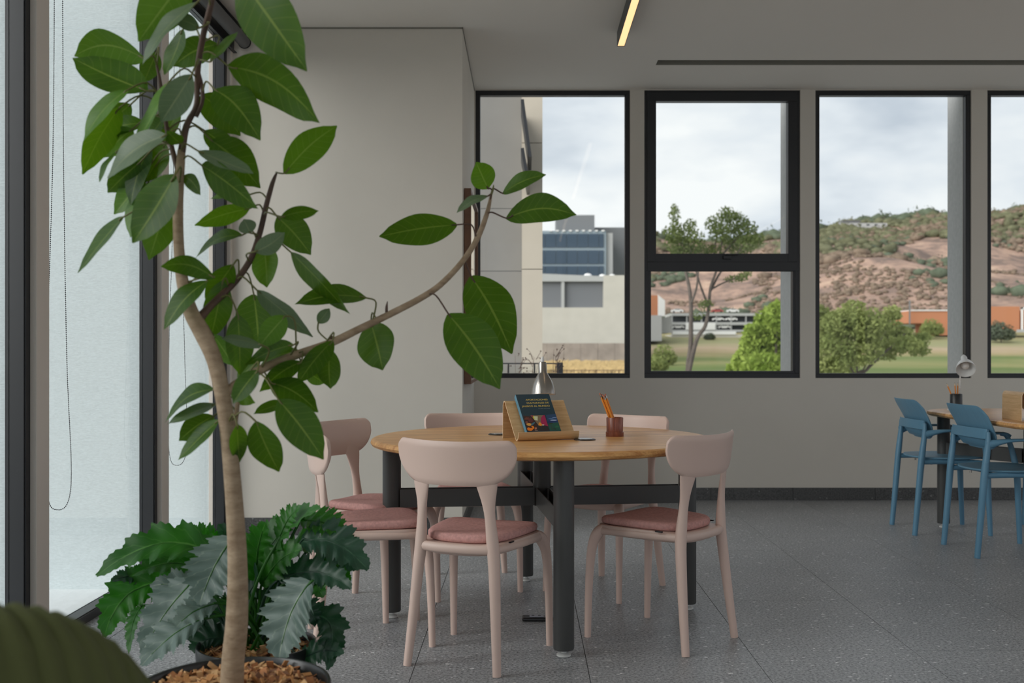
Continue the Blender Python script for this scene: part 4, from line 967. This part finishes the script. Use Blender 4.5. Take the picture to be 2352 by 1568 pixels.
t, P_ = bld('orange_block', 'terracotta orange block with a white frame, seen in the rightmost window', 'building', 375, 20)
P_('wall', c_orange, 2262, 703.5, 2342, 760, 0, 18); P_('frame_post', c_white, 2342, 706, 2345.5, 760, -1.5, -1); P_('frame_beam', c_white, 2342, 706, 2420, 710, -1.5, -1); P_('low_wall', c_lgrey, 2330, 757, 2420, 763, -2, -1.5); P_('wall', c_orange, 2352, 712, 2420, 755, 2, 18)
for (nm, x0, x1, y0, y1, D_, lab, m_) in (('hilltop_building', 1928, 2038, 512, 522, 1215, 'long grey building on the ridge at the left', c_lgrey), ('hilltop_house', 2128, 2156, 503, 511, 1230, 'white house on the ridge beside the exterior fin', c_white), ('hilltop_house', 2322, 2342, 503, 509, 1230, 'white house on the ridge at the right edge', c_white)):
    t, P_ = bld(nm, lab, 'building', D_, 14); P_('wall', m_, x0, y0, x1, y1 + 14)
    if nm == 'hilltop_building': P_('upper_floor', c_grey, 1934, 507.5, 1975, 512); P_('roof', c_grey, 1934, 506, 1978, 507.5, -1, 15)
    else: P_('roof', c_grey, x0 - 1, y0 - 1, x1 + 1, y0, -1, 15)
    for k in range(6): xw = x0 + (x1 - x0) * (k + .4) / 6; P_('window', c_dark, xw, y0 + 2.5, xw + (x1 - x0) * .06, y0 + 6, -.2, 0)

# ---- nearby trees
def leaf_cloud(blobs, per, size, seed, thin=.0):
    r = random.Random(seed); b = MB()
    for (c, rad, n) in blobs:
        for k in range(int(n * per)):
            d = Vector((r.gauss(0, 1), r.gauss(0, 1), r.gauss(0, 1))).normalized() * (r.random() ** .4)
            p = Vector(c) + Vector((d.x * rad[0], d.y * rad[1], d.z * rad[2]))
            a = Vector((r.uniform(-1, 1), r.uniform(-1, 1), r.uniform(-1, 1))).normalized(); w = a.orthogonal().normalized(); w = Matrix.Rotation(r.uniform(0, 6.3), 3, a) @ w; s_ = size * r.uniform(.6, 1.4)
            b.add([p - w * s_, p + a.cross(w) * s_ * .45, p + w * s_, p - a.cross(w) * s_ * .45], [(0, 1, 2, 3)])
    return b
def fol_mat(name, a, b_, tr):
    m = mat(name, a, .8, noise_s=.9, noise_a=.3, col2=b_, spec=.15); nt = m.node_tree; N = nt.nodes; L = nt.links; t_ = N.new('ShaderNodeBsdfTranslucent'); t_.inputs[0].default_value = (*tr, 1); ms = N.new('ShaderNodeMixShader'); ms.inputs[0].default_value = .3
    L.new(N['Principled BSDF'].outputs[0], ms.inputs[1]); L.new(t_.outputs[0], ms.inputs[2]); L.new(ms.outputs[0], N['Material Output'].inputs[0]); return m
F1 = fol_mat('grey_green_foliage', (.075, .10, .035), (.17, .20, .07), (.16, .22, .06)); F2 = fol_mat('fresh_foliage', (.16, .24, .035), (.36, .44, .10), (.36, .48, .08)); F3 = fol_mat('soft_foliage', (.14, .18, .055), (.33, .36, .13), (.33, .38, .11)); M_trunk = mat('grey_bark', (.10, .08, .065), .9, noise_s=6, noise_a=.3)
def slim_tree():
    D = 28.0; t = thing('slim_tree', 'slim multi-stemmed tree with an open crown seen through the casement window', 'tree', at(1580, 855, D) * 1); o0 = t.location; o0.z = -3.5
    def w(px, py, dd=0): p = at(px, py, D + dd); return p - Vector((o0.x, D, -3.5)) - Vector((0, 0, 0)) if False else Vector((p.x - o0.x, D + dd - o0.y, p.z + 3.5))
    o0.y = D; t.location = o0
    br = [([(1578, 1000), (1580, 855), (1586, 800), (1587, 740), (1587, 700), (1583, 660), (1574, 620), (1566, 575), (1560, 530)], 7, 2), ([(1582, 855), (1600, 780), (1620, 748), (1628, 705), (1632, 660), (1645, 622), (1655, 575), (1662, 520)], 5.5, 1.6),
          ([(1628, 705), (1612, 665), (1604, 640), (1592, 600), (1580, 550)], 3, 1.2), ([(1588, 695), (1600, 660), (1604, 620), (1610, 580)], 3, 1.3), ([(1632, 665), (1660, 650), (1685, 640), (1712, 628)], 2.4, 1), ([(1632, 668), (1655, 625), (1690, 585), (1715, 550)], 3, 1), ([(1645, 622), (1640, 580), (1650, 530), (1668, 490)], 3, 1), ([(1566, 580), (1550, 540), (1545, 500)], 2, .8), ([(1655, 590), (1690, 550), (1720, 520)], 2.4, .9)]
    for pts, r0, r1 in br:
        P = interp([(p[0], p[1]) for p in pts], 4); k = len(P); b = MB(); b.tube([w(x, y, math.sin(x*.05)*.4) for x, y in P], [(r0 + (r1 - r0) * i / (k-1)) * D / F for i in range(k)], 7); b.build('stem' if r0 > 5 else 'branch', M_trunk, t, smooth=60)
    r = random.Random(4); bl = []
    def ap(x, y, rx, ry, n): bl.append((w(x, y, r.uniform(-.6, .6)), (rx*D/F, .5, ry*D/F), n))
    for (x, y, rx, ry, n) in [(1550, 500, 14, 22, 9), (1545, 535, 24, 20, 18), (1562, 540, 30, 30, 26), (1585, 520, 16, 18, 9), (1595, 550, 24, 24, 20), (1575, 575, 36, 16, 22), (1610, 570, 30, 16, 14), (1540, 560, 18, 14, 7), (1640, 515, 22, 22, 18), (1668, 492, 22, 18, 18), (1690, 515, 34, 26, 34), (1655, 535, 26, 22, 18), (1715, 530, 26, 26, 24), (1720, 555, 30, 20, 24), (1740, 550, 14, 16, 8), (1680, 555, 30, 20, 20), (1700, 575, 34, 12, 14), (1640, 575, 24, 14, 12), (1690, 640, 30, 8, 10), (1710, 630, 16, 8, 6), (1620, 700, 18, 14, 9), (1605, 725, 14, 10, 5), (1560, 575, 24, 12, 10), (1548, 480, 8, 12, 4), (1690, 495, 16, 10, 6)]: ap(x, y, rx, ry, n)
    leaf_cloud(bl, 15, .045, 3).build('foliage', F1, t)['kind'] = 'stuff'
slim_tree()
def bush_tree(name, label, D, blobs, m, trunk, size, seed, per):
    p = at(trunk[0][0], 808, D); t = thing(name, label, 'tree', (p.x, D, -3.5)); o = Vector((p.x, D, -3.5))
    r = random.Random(seed); bl = [(at(x, y, D + dd) - o, (rx*D/F, rx*D/F*.8, ry*D/F), n) for (x, y, rx, ry, n, dd) in [(a_ + (r.uniform(-1.5, 1.5),)) for a_ in blobs]]
    leaf_cloud(bl, per, size, seed).build('foliage', m, t)['kind'] = 'stuff'
    for k, pts in enumerate([trunk] + [[trunk[min(1, len(trunk)-1)], b_] for b_ in [(x, y) for x, y, *_ in blobs[::3]]]):
        P = [at(x, y, D) - o for x, y in pts]; b = MB(); b.tube([Vector(q) for q in interp([tuple(q) for q in P], 4)], [ (6 if k == 0 else 2.2) * D / F * (1 - .6 * i / (4*(len(P)-1))) for i in range(4*(len(P)-1)+1)], 7); b.build('trunk' if k == 0 else 'branch', M_trunk, t, smooth=60)
bush_tree('leafy_tree', 'dense bright green tree filling the lower right of the casement window', 44, [(1760, 850, 60, 40, 90), (1790, 780, 60, 60, 120), (1740, 790, 44, 40, 70), (1715, 830, 34, 34, 46), (1800, 730, 44, 32, 60), (1765, 735, 36, 28, 40), (1690, 855, 26, 24, 24), (1830, 800, 50, 60, 60), (1728, 760, 22, 20, 16), (1790, 705, 26, 14, 14), (1770, 880, 60, 40, 60)], F2, [(1775, 1015), (1780, 860), (1785, 760)], .13, 21, 16)
bush_tree('spreading_tree', 'soft green spreading tree behind the third window, its trunk leaning', 40, [(1900, 760, 40, 44, 60), (1940, 740, 50, 36, 70), (1990, 745, 48, 40, 70), (2035, 760, 44, 40, 60), (1920, 810, 52, 44, 66), (1980, 800, 50, 40, 60), (2040, 800, 40, 28, 36), (2085, 790, 34, 20, 22), (2110, 800, 30, 20, 14), (1890, 850, 34, 30, 34), (1940, 855, 40, 26, 30), (2050, 720, 22, 20, 16), (1960, 705, 30, 16, 14), (2120, 775, 24, 14, 10), (1885, 720, 24, 24, 18), (2080, 765, 24, 16, 12)], F3, [(1965, 1040), (1970, 870), (1990, 850), (2022, 800)], .085, 22, 20)
for (px, py, rx, ry, D, lab, m, sd_) in ((1525, 815, 26, 26, 250, 'small bushy shrub in the field at the left of the casement window', F3, 1), (1512, 835, 22, 18, 215, 'low shrub at the very left edge of the casement window', F3, 2), (2140, 752, 24, 22, 365, 'rounded tree before the orange hall', F3, 3), (2300, 762, 28, 22, 352, 'rounded dark tree before the orange block', sh2, 4), (2287, 750, 12, 16, 368, 'small tree at the left edge of the rightmost window', sh2, 6), (1630, 772, 12, 9, 362, 'small palm-like tree before the car park', sh2, 5)):
    p = at(px, py, D); gz = ground_z(p.x, D); t = thing('field_tree', lab, 'tree', (p.x, D, gz)); k = D / F
    leaf_cloud([(Vector((0, 0, p.z - gz)), (rx*k, rx*k, ry*k), 24), (Vector((rx*k*.5, 0, p.z - gz - ry*k*.3)), (rx*k*.7, rx*k*.6, ry*k*.6), 16), (Vector((-rx*k*.5, 0, p.z - gz - ry*k*.3)), (rx*k*.7, rx*k*.6, ry*k*.6), 16)], 26, .13 * rx * k, 30 + sd_).build('foliage', m, t)['kind'] = 'stuff'
    MB().tube([(0, 0, -.3), (0, 0, max(.3, p.z - gz))], .05 * rx * k, 7).build('trunk', M_trunk, t, smooth=60)

# ---------------------------------------------------------------- rubber plant in the foreground
YF = 2.40
def leaf_mesh(B, T, W, roll, bow, sag=.07, fold=.16, outline=None, nl=14, nw=6, up=None, curl=0.0, seed=0):
    """B, T: base and tip; W: full width; roll about the midrib (0 = blade faces the viewer)"""
    r = random.Random(seed); ax = (T - B); L_ = ax.length; ax = ax / L_
    n0 = Vector((0, -1, 0)); n0 = (n0 - ax * n0.dot(ax)).normalized(); s0 = ax.cross(n0).normalized()
    R = Matrix.Rotation(roll, 3, ax); n = R @ n0; s = R @ s0; mb = MB(); idx = []
    ph = r.uniform(0, 6.28); wv = r.uniform(.4, 1)
    for i in range(nl + 1):
        t = i / nl
        if outline: w = outline(t)
        else:
            w = math.sin(PI * min(1, t * .985 + .008) ** .88) ** .78
            if t > .86: w *= 1 - .45 * ((t - .86) / .14) ** .8
        c = B + ax * (L_ * t) + Vector((0, 0, 1)) * (bow * L_ * math.sin(PI * t)) + n * (sag * L_ * math.sin(PI * t)) - n * curl * L_ * t * t
        row = []
        for j in range(nw + 1):
            u = (j / nw - .5) * 2; q = u * w * W / 2
            d = n * (fold * abs(q) + math.sin(t * 13 + ph + (2 if u > 0 else 0)) * .022 * wv * abs(u) * W)
            row.append(len(mb.v)); mb.v.append(tuple(c + s * q + d)); mb.uv[row[-1]] = ((u + 1) / 2, t)
        idx.append(row)
    for i in range(nl):
        for j in range(nw): mb.f.append((idx[i][j], idx[i][j+1], idx[i+1][j+1], idx[i+1][j])); mb.m.append(0)
    return mb
def plant(origin):
    o = Vector(origin); t = thing('rubber_plant', 'tall rubber plant with a bare curving trunk in a black pot, left foreground', 'plant', o)
    def w(px, py, Y): return at(px, py, Y) - o
    SK = []
    def limb(nm, pts, m, n=5, sides=14):
        P = interp([tuple(p) for p in pts], n)
        V = [w(x, y, Y) for x, y, r_, Y in P]; b = MB(); b.tube(V, [max(.0012, p[2] * p[3] / F) for p in P], sides)
        ob = b.build(nm, m, t, smooth=70); SK.extend(V); return ob
    limb('trunk', [(532, 1600, 27, YF), (535, 1520, 26, YF), (543, 1440, 25.5, YF), (546, 1340, 23, YF), (543, 1230, 21, YF), (533, 1090, 19, YF), (522, 980, 18, YF), (508, 890, 17.5, YF), (490, 820, 18, YF), (462, 760, 19, YF), (438, 715, 17, YF), (420, 650, 14, YF), (411, 570, 12, YF), (409, 480, 11.5, YF), (413, 400, 10.5, YF), (417, 345, 9, YF)], M_bark, 6, 18)
    limb('stem', [(417, 350, 9, YF), (428, 290, 7.5, YF), (450, 245, 6, YF), (453, 200, 6.5, YF), (455, 150, 7, YF - .02), (466, 85, 7, YF - .04), (480, 30, 7, YF - .06), (492, -20, 6, YF - .07)], M_stem)
    limb('stem', [(450, 268, 5, YF), (464, 235, 4.5, YF), (464, 200, 4.5, YF), (456, 165, 4, YF)], M_stem)
    limb('stem', [(412, 400, 7, YF), (398, 352, 6, YF + .03), (384, 300, 5, YF + .05), (378, 255, 5, YF + .06), (368, 190, 4, YF + .07), (360, 150, 3, YF + .08)], M_stem)
    limb('branch', [(452, 738, 12, YF), (480, 706, 9, YF + .03), (512, 675, 8.5, YF + .06), (548, 637, 7.5, YF + .09), (578, 590, 7, YF + .11), (598, 530, 6.5, YF + .12), (612, 470, 6, YF + .12), (626, 420, 5, YF + .12), (636, 396, 2, YF + .12)], M_stem, sides=12)
    limb('branch', [(516, 905, 11, YF), (545, 880, 10, YF + .02), (600, 848, 10.5, YF + .05), (680, 815, 10, YF + .09), (760, 787, 9.5, YF + .13), (830, 753, 8.5, YF + .17), (890, 724, 8, YF + .21), (960, 688, 7.5, YF + .25), (1010, 655, 7, YF + .28), (1060, 603, 6.5, YF + .30), (1095, 550, 6.5, YF + .32), (1118, 492, 5.5, YF + .33), (1128, 447, 3, YF + .34)], M_bark, sides=12)
    limb('branch', [(528, 1010, 8, YF), (540, 965, 6.5, YF + .03), (546, 925, 5, YF + .05)], M_bark, sides=10)
    limb('bud', [(888, 722, 3.5, YF + .21), (888, 705, 3, YF + .21), (890, 692, .8, YF + .21)], M_stem); limb('bud', [(1127, 450, 3, YF + .34), (1132, 435, 2.5, YF + .34), (1134, 424, .8, YF + .34)], M_petiole)
    for px, py, Y in ((762, 776, YF + .13), (560, 905, YF)): MB().lathe([(.001, -.007), (.008, 0), (.001, .006)], 8, c=tuple(w(px, py, Y))).build('node', M_stem, t, smooth=60)
    G, Bq, Pq = M_green, M_greenb, M_pale
    # base x,y, tip x,y, visible width, material, depth offset, bow
    LV = [(430,-55,318,95,100,Bq,-.05,.02),(452,6,327,150,62,Pq,-.12,.03),(420,68,378,172,50,G,.03,0),(331,134,171,128,64,Bq,.05,.17),(338,209,167,133,86,G,.0,.0),(500,102,398,152,62,G,.06,.08),
      (483,142,547,72,34,G,-.05,.04),(553,-50,705,163,128,G,-.12,.03),(525,152,735,282,92,G,-.05,.10),(494,206,598,322,92,G,-.03,.09),(462,218,552,312,78,G,.07,.08),(486,322,598,432,92,G,.05,.09),
      (456,347,582,398,40,Pq,-.06,.02),(464,380,593,479,66,G,-.02,.07),(422,404,461,448,34,G,.0,.1),(440,172,370,280,66,Pq,-.12,-.02),(388,188,304,342,54,Bq,-.07,.02),(294,206,192,322,58,Bq,-.02,.04),(274,248,189,400,36,G,.04,.03),
      (381,310,247,409,72,Pq,-.10,.05),(402,402,305,558,104,G,-.12,.01),(396,425,342,597,80,Bq,.06,0),(284,498,179,627,52,G,-.02,.08),(272,345,229,418,30,G,.0,.02),(305,296,236,362,54,Bq,.07,.05),(322,372,247,442,48,G,.07,.03),
      (332,398,262,492,64,Bq,.09,0),(415,330,384,300,36,G,-.06,0),(376,268,343,312,40,G,.05,0),(332,283,230,312,48,G,.09,.05),(458,64,398,42,36,Pq,-.1,.05),(345,335,300,470,62,G,.1,.02),(380,330,330,420,66,G,.09,0),(470,300,545,372,52,G,.1,.05),(412,250,366,330,44,Bq,.09,0),
      (300,240,240,300,52,G,.1,.04),(360,120,330,190,44,G,.1,.02),(340,420,300,545,56,Bq,.1,0),
      (653,398,774,289,60,Bq,.0,.05),(572,479,447,517,34,Bq,0,.07),(560,451,481,457,26,Bq,.04,.1),(646,498,732,484,28,G,-.05,.08),(637,498,714,585,72,G,.0,.06),(585,578,654,534,44,Pq,-.1,-.06),(575,535,560,503,40,Pq,-.03,0),
      (556,540,447,596,36,G,0,.09),(606,560,613,660,66,Bq,.03,0),(668,579,805,722,50,G,.03,.08),(492,637,369,612,46,G,-.03,.12),(476,645,377,757,58,G,-.02,.05),(535,608,474,702,50,G,.05,.02),(512,645,484,778,60,G,.06,0),
      (583,676,594,800,98,G,.07,0),(591,667,718,774,52,Pq,-.03,.07),(656,726,594,797,54,Bq,-.02,.02),(546,722,551,862,58,G,.05,0),(489,768,536,840,44,Bq,.05,0),(602,793,508,777,28,Pq,-.04,.08),(674,792,563,838,40,G,-.05,.08),(692,808,598,838,30,G,.02,.05),
      (842,684,676,699,50,G,-.02,.10),(731,742,757,708,28,Pq,.05,0),(852,740,879,850,92,G,.04,0),(1049,516,871,543,66,G,.0,.05),(1121,433,1094,372,60,Bq,.0,0),(1155,444,1254,401,42,G,.03,.03),(1163,501,1324,494,72,G,-.03,.13),(1121,450,1049,489,26,Pq,-.02,.04),
      (1082,634,1176,812,112,G,.02,.05),(1030,721,1148,893,112,G,-.05,.03),(764,782,683,882,44,G,-.06,.02),(757,800,759,893,62,G,.02,0),(692,830,596,899,40,G,-.03,.05),(592,850,535,927,50,G,-.07,0),(622,878,731,946,70,G,.05,.08),(640,918,743,1055,84,G,-.02,.03),
      (661,925,582,951,28,G,0,.06),(588,968,641,1083,80,G,-.02,.02),(545,975,551,1061,34,G,-.04,0),(491,894,379,971,40,G,.02,.1),(497,928,384,974,30,Pq,.05,.05),(491,955,411,1012,54,G,.06,.06),(503,965,409,1057,42,G,.0,.06),(530,898,586,925,42,Bq,.08,.05),(545,870,600,820,40,G,.1,0),(700,850,745,880,36,G,.06,0)]
    for k, (bx, by, tx, ty, wv, m, dz, bow) in enumerate(LV):
        r = random.Random(k + 100); Yl = YF + dz
        if bx > 640: Yl = YF + dz + min(.34, (bx - 520) * .00056)
        elif bx > 555 and by < 730: Yl = YF + .11 + dz
        dT = r.uniform(-.05, .05); B = w(bx, by, Yl); T = w(tx, ty, Yl + dT); L_ = (T - B).length
        Wv = wv * Yl / F; Wr = max(Wv * 1.04, min(.47 * L_, Wv * 2.4)); roll = math.acos(min(1, Wv / Wr)) * (1 if (k % 3) else -1)
        if m is G and k % 5 == 0 and wv < 70: roll = -roll
        mb = leaf_mesh(B, T, Wr, roll, bow, sag=.05 * (1 if k % 2 else -.6), fold=.14, seed=k)
        lf = mb.build('leaf', m, t, smooth=70)
        s0 = min(SK, key=lambda q: (q - B).length); d = B - s0
        ax = (T - B).normalized(); c = B - ax * min(.03, d.length * .5) + Vector((0, 0, .010 if d.length > .03 else 0))
        pt = [tuple(s0), tuple(s0.lerp(c, .6) + Vector((0, 0, .006))), tuple(B), tuple(B + ax * L_ * .1 + Vector((0, 0, bow * L_ * .3)))]
        MB().tube(interp(pt, 4), .0021, 6).build('petiole', M_petiole if bx < 1000 else M_stem, lf, smooth=70)
    # nursery pot
    R0, z0 = .218, .335
    def pot(parent, R0, h):
        MB().lathe([(R0*.80, 0), (R0*.97, h - .04), (R0*.975, h - .035), (R0*1.015, h - .032), (R0*1.02, h - .004), (R0*1.01, h + .002), (R0*.985, h + .002), (R0*.965, h - .004), (R0*.955, h - .05), (.01, h - .05)], 56).build('pot', M_pot, parent, smooth=35)
    pot(t, R0, z0)
    MB().lathe([(.003, z0 - .06), (R0*.945, z0 - .06), (R0*.945, z0 - .036), (R0*.6, z0 - .024), (.003, z0 - .018)], 40).build('soil', M_soil, t, smooth=50)
    def chips(R_, zc, n, seed, parent):
        r = random.Random(seed); b = MB(); cols = [mat('wood_chip', c, .8, noise_s=40, noise_a=.2) for c in ((.50, .24, .085), (.36, .15, .055), (.62, .37, .17), (.22, .10, .05))]
        for k in range(n):
            a = r.uniform(0, 6.283); q = R_ * math.sqrt(r.random()) * .97; l_ = r.uniform(.008, .026); wd = r.uniform(.003, .009)
            ax = Vector((r.gauss(0, 1), r.gauss(0, 1), r.gauss(0, .45))).normalized(); ay = ax.orthogonal().normalized(); ay = Matrix.Rotation(r.uniform(0, 6.28), 3, ax) @ ay; az = ax.cross(ay)
            if abs(az.z) < abs(ay.z) : ay, az = az, ay
            b.obox((q * math.cos(a), q * math.sin(a), zc + r.uniform(-.004, .016) + .012 * (1 - (q / R_) ** 2)), ax * l_, ay * wd, az * .0012, r.choice((0, 0, 1, 2, 2, 3)))
        b.build('wood_chips', cols, parent)['kind'] = 'stuff'
    chips(R0*.94, z0 - .028, 1500, 5, t)
    return pot, chips
pot_f, chips_f = plant((at(535, 1568, YF).x - .0, YF, 0))
# the acanthus beside it
def acanthus():
    YA = 2.98; c0 = at(590, 1490, YA); o = Vector((c0.x, YA, 0))
    t = thing('acanthus_plant', 'bushy acanthus with large jagged lobed leaves in a black pot behind the rubber plant', 'plant', o)
    pot_f(t, .165, .270); MB().lathe([(.003, .20), (.155, .20), (.155, .232), (.003, .245)], 36).build('soil', M_soil, t, smooth=50); chips_f(.15, .236, 650, 9, t)
    def jag(b0, mid_, tp, Wf, m, seed, lobes=6, droop=.02, roll=0.0):
        r = random.Random(seed); nl = 96; pts = []
        B, Md, T = [Vector(q) for q in (b0, mid_, tp)]
        def bez(u): return B * (1-u)**2 + Md * 2*u*(1-u) + T * u*u
        mb = MB(); idx = []; nw = 8
        for i in range(nl + 1):
            u = i / nl; c = bez(u); tg = (bez(min(1, u + .01)) - bez(max(0, u - .01))).normalized()
            n0 = Vector((0, -.75, .65)); n0 = (n0 - tg * n0.dot(tg)).normalized(); n0 = Matrix.Rotation(roll, 3, tg) @ n0; s = tg.cross(n0).normalized()
            env = math.sin(PI * min(1, u * .93 + .05) ** .75) ** .8
            row = []
            for j in range(nw + 1):
                v = (j / nw - .5) * 2; side = 1 if v > 0 else -1
                ph = (u * lobes + (.18 if side > 0 else 0)) % 1.0
                saw = ph ** .8 if ph < .72 else (1 - (ph - .72) / .28) ** 1.4 * .8
                tooth = abs(((u * lobes * 4 + seed) % 1.0) - .5) * 2
                ww = env * (.50 + .44 * saw + .13 * tooth) * Wf / 2
                q = abs(v) * ww; fwd = tg * (abs(v) ** 1.3 * ww * .42)
                wav = math.sin(u * lobes * 6.283 + side) * .10 * ww * abs(v) + .16 * ww * abs(v) ** .7
                row.append(len(mb.v)); mb.v.append(tuple(c + s * (q * side if v else 0) + fwd + n0 * wav)); mb.uv[row[-1]] = ((v + 1) / 2, u)
            idx.append(row)
        for i in range(nl):
            for j in range(nw): mb.f.append((idx[i][j], idx[i][j+1], idx[i+1][j+1], idx[i+1][j])); mb.m.append(0)
        lf = mb.build('leaf', m, t, smooth=70)
        root = Vector((r.uniform(-.05, .05), r.uniform(-.05, .05), .24)); d = B - root
        P = interp([tuple(root), tuple(root.lerp(B, .5) + Vector((0, 0, .05))), tuple(B), tuple(bez(.12)), tuple(bez(.5)), tuple(bez(.85))], 5)
        k = len(P); MB().tube(P, [.0055 * (1 - .8 * i / (k - 1)) for i in range(k)], 7).build('stalk', m if m is not M_acanp else M_acan, lf, smooth=70)
    A, Dk, Pp = M_acan, M_acand, M_acanp
    AL = [(505,1285, 385,1190, 222,1322, 92, A, 0),(500,1320, 395,1265, 303,1322, 80, A, .03),(400,1335, 270,1330, 240,1462, 92, A, .05),(535,1235, 490,1290, 458,1388, 118, Pp, -.12),(445,1335, 385,1385, 325,1500, 104, Pp, -.10),
      (470,1420, 400,1440, 325,1528, 100, Pp, -.16),(500,1385, 440,1395, 405,1440, 66, Pp, -.14),(715,1335, 660,1390, 640,1515, 132, Pp, -.14),(592,1300, 650,1190, 735,1168, 84, A, .05),(690,1195, 740,1190, 792,1222, 78, A, .03),
      (690,1245, 765,1215, 845,1308, 96, Dk, -.02),(588,1335, 585,1260, 610,1200, 84, A, .06),(600,1345, 640,1270, 692,1262, 80, A, .02),(640,1330, 735,1285, 806,1352, 72, Dk, -.02),(680,1325, 725,1325, 742,1372, 62, A, -.03),(675,1385, 705,1385, 728,1432, 60, Dk, -.05),
      (700,1418, 790,1390, 752,1538, 74, Dk, -.05),(690,1515, 740,1480, 790,1500, 52, Dk, -.06),(352,1328, 300,1312, 258,1335, 44, Dk, .05),(515,1300, 480,1230, 440,1215, 66, A, .10),(525,1330, 545,1250, 500,1205, 66, Dk, .10),(560,1340, 620,1240, 660,1180, 76, A, .12),
      (480,1370, 430,1330, 345,1345, 70, Pp, -.02),(330,1390, 300,1410, 296,1500, 34, A, -.03),(540,1400, 600,1340, 590,1300, 80, Dk, .1),(480,1440, 420,1400, 380,1470, 90, Dk, .08),(560,1440, 480,1400, 420,1390, 90, Dk, .12),(640,1430, 620,1370, 660,1330, 90, Dk, .1),
      (520,1470, 470,1450, 450,1500, 90, Dk, .02),(720,1290, 770,1270, 800,1340, 70, A, .06),(650,1280, 700,1230, 770,1250, 80, A, .08),(640,1240, 660,1180, 690,1165, 52, A, .0),(430,1300, 360,1250, 330,1260, 60, Dk, .1),(735,1230, 790,1250, 815,1310, 74, Dk, .03)]
    for k, (bx, by, mx_, my, tx, ty, wv, m, dz) in enumerate(AL):
        r = random.Random(k); Y = YA + dz; b0 = at(bx, by, Y) - o; md = at(mx_, my, Y - r.uniform(0, .05)) - o; tp = at(tx, ty, Y - r.uniform(.02, .12)) - o
        jag(b0, md, tp, wv * Y / F * 1.32, m, k, lobes=(4 if m is Pp else 5) + (k % 2), roll=r.uniform(-.35, .35))
acanthus()
